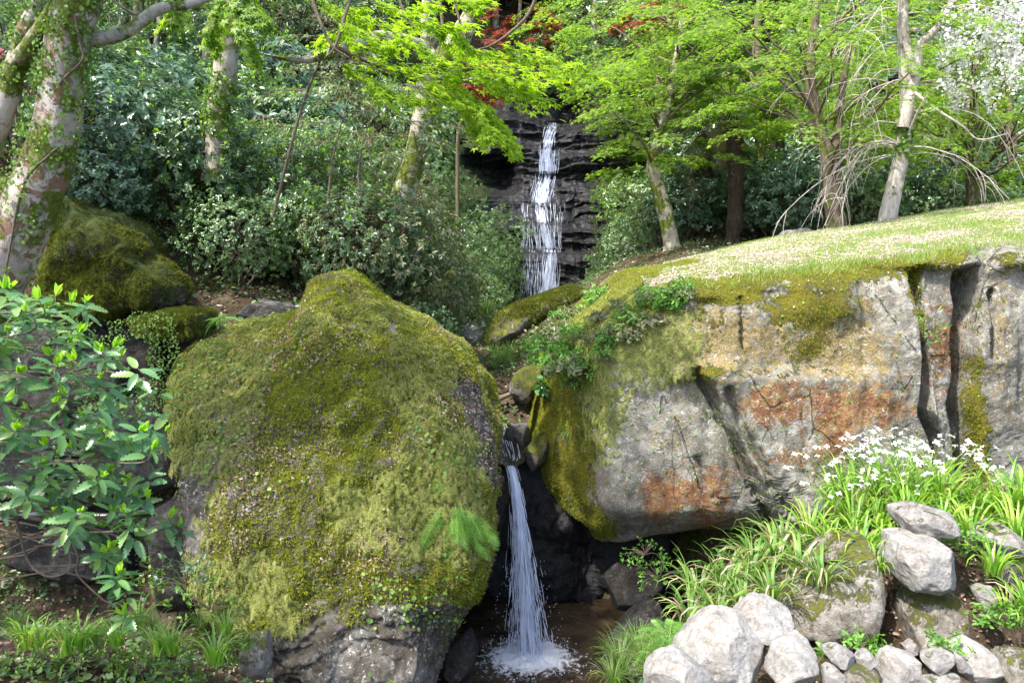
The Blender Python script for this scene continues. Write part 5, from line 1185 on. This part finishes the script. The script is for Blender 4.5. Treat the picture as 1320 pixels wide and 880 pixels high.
irisA = clump('iris_clump', far_, 34, .36, BL, 'iris', 'x', 'iris', flowers=7, dry=.12); irisB = clump('iris_clump', far_ + [1, 0, 0], 32, .33, BL, 'iris', 'x', 'iris', flowers=0, dry=.2); irisC = clump('iris_clump', far_ + [2, 0, 0], 30, .34, BL, 'iris', 'x', 'iris', flowers=8)
sedA = clump('sedge_clump', far_ + [3, 0, 0], 120, .34, NB, 'sedge', 'x', 'sedge', spread=.05, lean=.5, dry=.08); sedB = clump('sedge_clump', far_ + [4, 0, 0], 80, .26, NB, 'sedge', 'x', 'sedge', spread=.07, lean=.4)
irD = clump('iris_clump', far_ + [5, 0, 0], 46, .40, BL[1:] + NB, 'sedge', 'x', 'iris', spread=.09, lean=.5, dry=.1)
first = {}
def use(r, loc, sc, label, group):
    if r.name not in first: first[r.name] = 1; r.location = [float(a) for a in loc]; r.scale = (sc,) * 3; r.rotation_euler = (0, 0, U(0, 6)); r['label'] = label; r['group'] = group; return r
    return put(r, loc, sc, label, group)
g1 = 'flowering irises along the foot of the rock face'; l1 = 'iris clump with broad light green blades and white flowers below the orange-stained rock face'
for (x, y, Yd, s) in ((1080,668,6.3,1.0),(1110,660,6.2,1.05),(1140,650,6.2,1.05),(1165,660,6.1,1.1),(1190,655,6.1,1.05),(1215,655,6.0,1.05),(1100,690,5.9,.9),(1135,690,5.9,.95),(1170,668,5.8,.9),(1240,662,6.0,.95),(1125,640,6.5,1.05),(1165,636,6.5,1.05),(1205,640,6.4,1.0),(1090,650,6.5,1.0)):
    use(irisC if (x // 5) % 2 else irisA, at(x, y, Yd), s * 1.4, l1, g1)
g2 = 'irises without flowers on the stone bank'; l2 = 'flowerless iris clump with arching green and yellowing blades on the stone bank'
for (x, y, Yd, s) in ((1270,668,5.9,1.1),(1295,660,5.9,1.2),(1320,655,5.9,1.2),(1250,690,5.5,.9),(1185,690,5.4,.8),(1215,680,5.5,.8),(1150,715,5.3,.8),(1110,712,5.5,.85),(1070,706,5.7,.9),(1045,690,6.0,.95),(1310,690,5.4,1.0),(1130,735,5.2,.6),(1280,735,5.0,.7),(1300,800,4.7,.7),(1325,790,4.6,.8)):
    use(irisB, at(x, y, Yd), s * 1.35, l2, g2)
g3 = 'arching dark green blade clumps on the bank beside the pool'; l3 = 'clump of long arching deep green blades spilling down the bank right of the pool'
for (x, y, Yd, s) in ((900,772,5.7,.9),(935,760,5.7,1.0),(970,745,5.7,1.05),(1000,730,5.8,1.05),(1030,742,5.5,1.0),(960,790,5.2,.9),(925,800,5.2,.9),(995,775,5.2,.85),(1010,712,6.1,1.0),(1040,720,5.9,1.0),(890,805,5.3,.8),(1060,752,5.2,.8),(975,728,6.2,.9)):
    use(irD, at(x, y, Yd), s * 1.2, l3, g3)
g4 = 'sedge tufts at the edge of the pool'; l4 = 'fine-bladed bright sedge tuft overhanging the right edge of the pool'
for (x, y, Yd, s) in ((800,862,5.2,1.0),(830,858,5.0,1.0),(860,862,4.8,.95),(790,882,5.0,.8),(845,884,4.6,.8),(880,845,5.0,.9),(905,830,5.1,.9),(820,840,5.4,.9)):
    use(sedA, at(x, y, Yd), s, l4, g4)
g5 = 'sedge tufts on the banks of the upper stream'; l5 = 'dark green sedge tuft beside the stream above the notch'
for i in range(60):
    x, y = [(a[0], b[0]) for a, b in [rand_in([(630,440),(690,420),(740,440),(760,500),(745,540),(715,560),(700,520),(660,480),(630,480)] if i < 40 else [(600,400),(560,415),(590,400),(640,400),(640,408),(560,430),(590,445),(640,450),(640,440)], 1)]][0]
    Yd = 9.6 + (560 - y) * .028 if i < 40 else 14 + U(0, 3); lc = at(x, y, Yd); lc[2] = max(lc[2], float(ground(lc[0], lc[1]))); use(sedB, lc, 1.25 if i < 40 else 1.6, l5, g5)
for (x, y, Yd, s) in ((745,540,8.4,1.3),(735,570,8.3,1.1),(722,520,8.8,1.1)):
    use(sedA, at(x, y, Yd), s, 'long sedge tuft drooping over the gorge beneath the pale-leaved seedling', 'long sedge tufts over the gorge')
g6 = 'blade clumps on the grassy bank at lower left'; l6 = 'short green blade clump on the shaded grassy bank at the lower left'
for i in range(15):
    x = 10 + i * 20 + U(-8, 8); y = 808 + U(-5, 45); use([irisB, sedB][i % 3 == 0], at(x, y, 5.0 - (y - 800) * .012), U(.55, .85), l6, g6)

# ------------------------------------------------------------------ ferns
FB = [frond(22, .17, .5, .35), frond(22, .19, .9, .45)]
def fern(loc, n, ln, label, up=(0, 0, 1), mat='fern', group=None, arc=6.28, a0=0):
    root = empty('fern', loc, label, 'fern', group); mb = MB(); loc = np.array(loc, float); up = nrm(np.array(up, float))
    e1 = nrm(np.cross(up, [0, 1, .2])); e2 = np.cross(up, e1); a = a0 + np.linspace(0, arc, n, endpoint=False) + U(-.2, .2, n)
    X = np.cos(a)[:, None] * e1 + np.sin(a)[:, None] * e2; scatter(mb, FB[0], np.repeat(loc[None], n // 2, 0), frames(X[::2][:n // 2], np.repeat(up[None], n // 2, 0)), U(ln * .8, ln * 1.1, n // 2))
    m_ = n - n // 2; scatter(mb, FB[1], np.repeat(loc[None], m_, 0), frames(X[1::2][:m_] if len(X[1::2]) >= m_ else X[:m_], np.repeat(up[None], m_, 0)), U(ln * .8, ln * 1.1, m_))
    mb.build('fronds', M[mat], root); return root
def lbp(x, y, off=-.05):
    k = np.argmin(np.hypot(lpx - x, lpy - y) + 400 * (LN[:, 1] > 0)); return LV[k] + LN[k] * .02
def hanging_fern(loc, n, ln, label, side=.35):
    root = empty('fern', loc, label, 'fern'); loc = np.array(loc, float); mb = MB(); X = nrm(np.stack([np.linspace(-.5, .7, n) + side * .3, -.45 + .1 * rdir(n)[:, 1], -.55 - .5 * U(0, 1, n)], -1))
    scatter(mb, FB[0], loc + X * .01 + np.stack([np.linspace(-.13, .12, n), 0 * X[:, 0], U(-.12, .10, n)], -1), frames(X, np.tile([.1, -1., .45], (n, 1)) + rdir(n) * .2), U(ln * .75, ln * 1.1, n)); mb.build('fronds', M['fern'], root)
hanging_fern(lbp(590, 655) + [0, -.03, 0], 13, .44, 'large fresh green fern hanging from the right side of the mossy boulder')
fern(lbp(568, 622), 6, .16, 'small bluish fern on the upper right of the mossy boulder', (.1, -.8, .5))
fern(lbp(556, 680), 6, .2, 'fern with rusty young fronds above the large hanging fern', (.2, -.8, .5), 'mossfrond')
fern(lbp(500, 835), 6, .15, 'tiny fern at the bare foot of the mossy boulder', (0, -.8, .4))
fern(lbp(560, 800), 7, .2, 'pale fern low on the right foot of the mossy boulder', (.3, -.8, .2), 'mossfrond')
fern(at(285, 412, 7.5), 8, .22, 'bright green fern on the mossy ledge beside the bluish grey stone', (0, -.3, 1))
fern(at(1065, 842, 4.3), 8, .14, 'small bright fern between the pale boulder and the standing rock', (0, -.2, 1))
fern(at(860, 820, 4.9), 10, .28, 'yellow-green fern among the sedge right of the pool', (0, -.3, 1))
fern(at(880, 848, 4.6), 8, .2, 'low yellow-green fern just above the flat pale stone', (0, -.3, 1))
fern(at(530, 402, 10.6), 9, .45, 'dark fern behind the crest of the mossy boulder', (0, -.2, 1)); fern(at(560, 408, 11.2), 9, .45, 'dark fern right of the other fern behind the mossy boulder', (0, -.2, 1))
fern(at(630, 600, 7.4), 7, .14, 'little fern at the left lip of the notch', (.3, -.5, .8))

# ------------------------------------------------------------------ small leafy plants
def herb(loc, R, n, ll, mat, label, base=L2, name='seedling', cat='plant', group=None, ns=7, per=6):
    root = empty(name, loc, label, cat, group); loc = np.array(loc, float); R = np.array(R, float); lm, st = MB(), MB()
    d = rdir(n, -.1, 1); P = loc + d * R * U(.4, 1, n)[:, None]; Pn = np.repeat(P, per, 0) + rdir(n * per) * ll * .5; ax = np.repeat(nrm(d + [0, 0, .5]), per, 0)
    scatter(lm, base, Pn, frames(nrm(rdir(n * per) + ax * .3), ax + rdir(n * per) * .4), U(ll * .6, ll * 1.2, n * per)); lm.build('leaves', M[mat], root)
    for i in range(min(n, ns * 3)): tube(st, spline([loc, (loc + P[i]) / 2 + [0, 0, .02], P[i]], 6), np.linspace(.004, .0015, 6), k=4)
    st.build('stems', M['twig'], root); return root
def rbp(x, y):
    k = np.argmin(np.hypot(rpx - x, rpy - y) + 400 * (RN[:, 1] > 0)); return RV[k] + RN[k] * .02
herb(rbp(1192, 440), (.30, .18, .36), 46, .034, 'fern', 'bright small-leaved sapling rooted in the deep crack of the rock face', name='sapling')
herb(rbp(1180, 390), (.22, .15, .22), 22, .03, 'fern', 'sparse small-leaved sprig higher up in the deep crack', name='sapling')
herb(at(850, 745, 6.6), (.40, .25, .30), 46, .034, 'fern', 'airy small-leaved sprig leaning out under the rock face above the sedge', name='sapling')
herb(at(832, 715, 6.7), (.22, .2, .16), 18, .03, 'fern', 'little leafy sprig against the foot of the orange-stained rock', name='sapling')
herb(at(712, 452, 9.0), (.13, .1, .12), 8, .12, 'bush', 'upper pale-leaved seedling rising from the sedge left of the rock face', LW, per=7)
herb(at(706, 506, 8.9), (.16, .1, .10), 8, .13, 'bush', 'lower broad-leaved seedling drooping over the gorge', LW, per=7)
for k, (x, y, yy, lb) in enumerate(((240,735,5.9,'leafy twiggy seedling at the left foot of the mossy boulder'), (270,765,5.7,'small-leaved herb on the bank below the leafy seedling'), (210,740,6,'dark small-leaved herb in front of the dark gap left of the boulder'))):
    herb(at(x, y + 20, yy), (.3, .2, .3), 26, .045, 'creeper' if k else 'camellia', lb, ns=5)
g7 = 'low leafy herbs on the lower left bank'
hA = herb((0, -60, -31), (.2, .16, .1), 26, .035, 'creeper', 'low leafy herb on the shaded bank at the lower left', group=g7)
pts_ = [(20,860),(60,850),(100,862),(140,850),(180,868),(220,850),(260,838),(290,850),(30,880),(90,885),(150,880),(240,872),(200,830),(120,830),(300,835)]
for i, (x, y) in enumerate(pts_):
    l = at(x, y, 4.9); 
    if i == 0: hA.location = l
    else: copy_thing(hA, l, U(0, 6), U(.8, 1.3), hA['label'], g7)
g8 = 'low leafy herbs on the slope at the left end of the lawn'; hB = herb((0, -60, -32), (.26, .2, .12), 34, .05, 'olive', 'low pale-green herb on the slope between the lawn and the upper stream', group=g8)
hC = herb((1, -60, -32), (.26, .2, .14), 34, .05, 'fern', 'fresh green low herb on the slope between the lawn and the upper stream', group=g8)
for i in range(46):
    x, y = rand_in([(700,420),(760,385),(850,345),(880,355),(860,375),(800,410),(750,455),(715,500),(700,450)], 1); x, y = x[0], y[0]; Yd = 8.9 + (440 - y) * .03
    if y < 395: Yd = 9.4 + (395 - y) * .05
    r = (hB, hC)[i % 2]
    if i < 2: r.location = at(x, y, Yd)
    else: copy_thing(r, at(x, y, Yd), U(0, 6), U(.8, 1.4), r['label'], g8)
for i in range(44):
    x, y = rand_in([(730,470),(745,430),(800,385),(870,350),(900,352),(880,385),(820,430),(775,480),(745,500)], 1); l = rbp(x[0], y[0]) - [0, 0, .02]
    copy_thing((hB, hC)[i % 2], l, U(0, 6), U(.45, .95), (hB, hC)[i % 2]['label'], g8)
for x, y, yy, lb in ((1292, 800, 4.6, 'small-leaved herb in the litter at the right edge'), (1240, 700, 5.2, 'low herb under the irises above the blocky pale stone'), (1110, 838, 4.5, 'low herb at the foot of the standing rock'), (1225, 842, 4.35, 'tuft of small green leaves behind the stone row')):
    copy_thing(hC, at(x, y, yy), U(0, 6), .8, lb)
# creeper mat: tiny leaves on the dark wall left
mb = MB(); n = 5000; x, y = rand_in([(150,400),(280,405),(300,440),(250,560),(190,600),(120,560),(60,420)], n); keep = fbm(np.stack([x / 35, y / 35, x * 0], -1), 4, 3) > -.08; x, y = x[keep], y[keep]; n = len(x)
P = at(x, y, 7.55 + .1 * noise(np.stack([x / 20, y / 20, x * 0], -1)))
scatter(mb, crl, P, frames(rdir(n), rdir(n) * .5 + [0, -1, .4]), U(.012, .026, n)); tag(mb.build('creeper_leaves', M['creeper']), 'tiny creeper leaves hanging over the dark rock wall at left', kind='stuff')
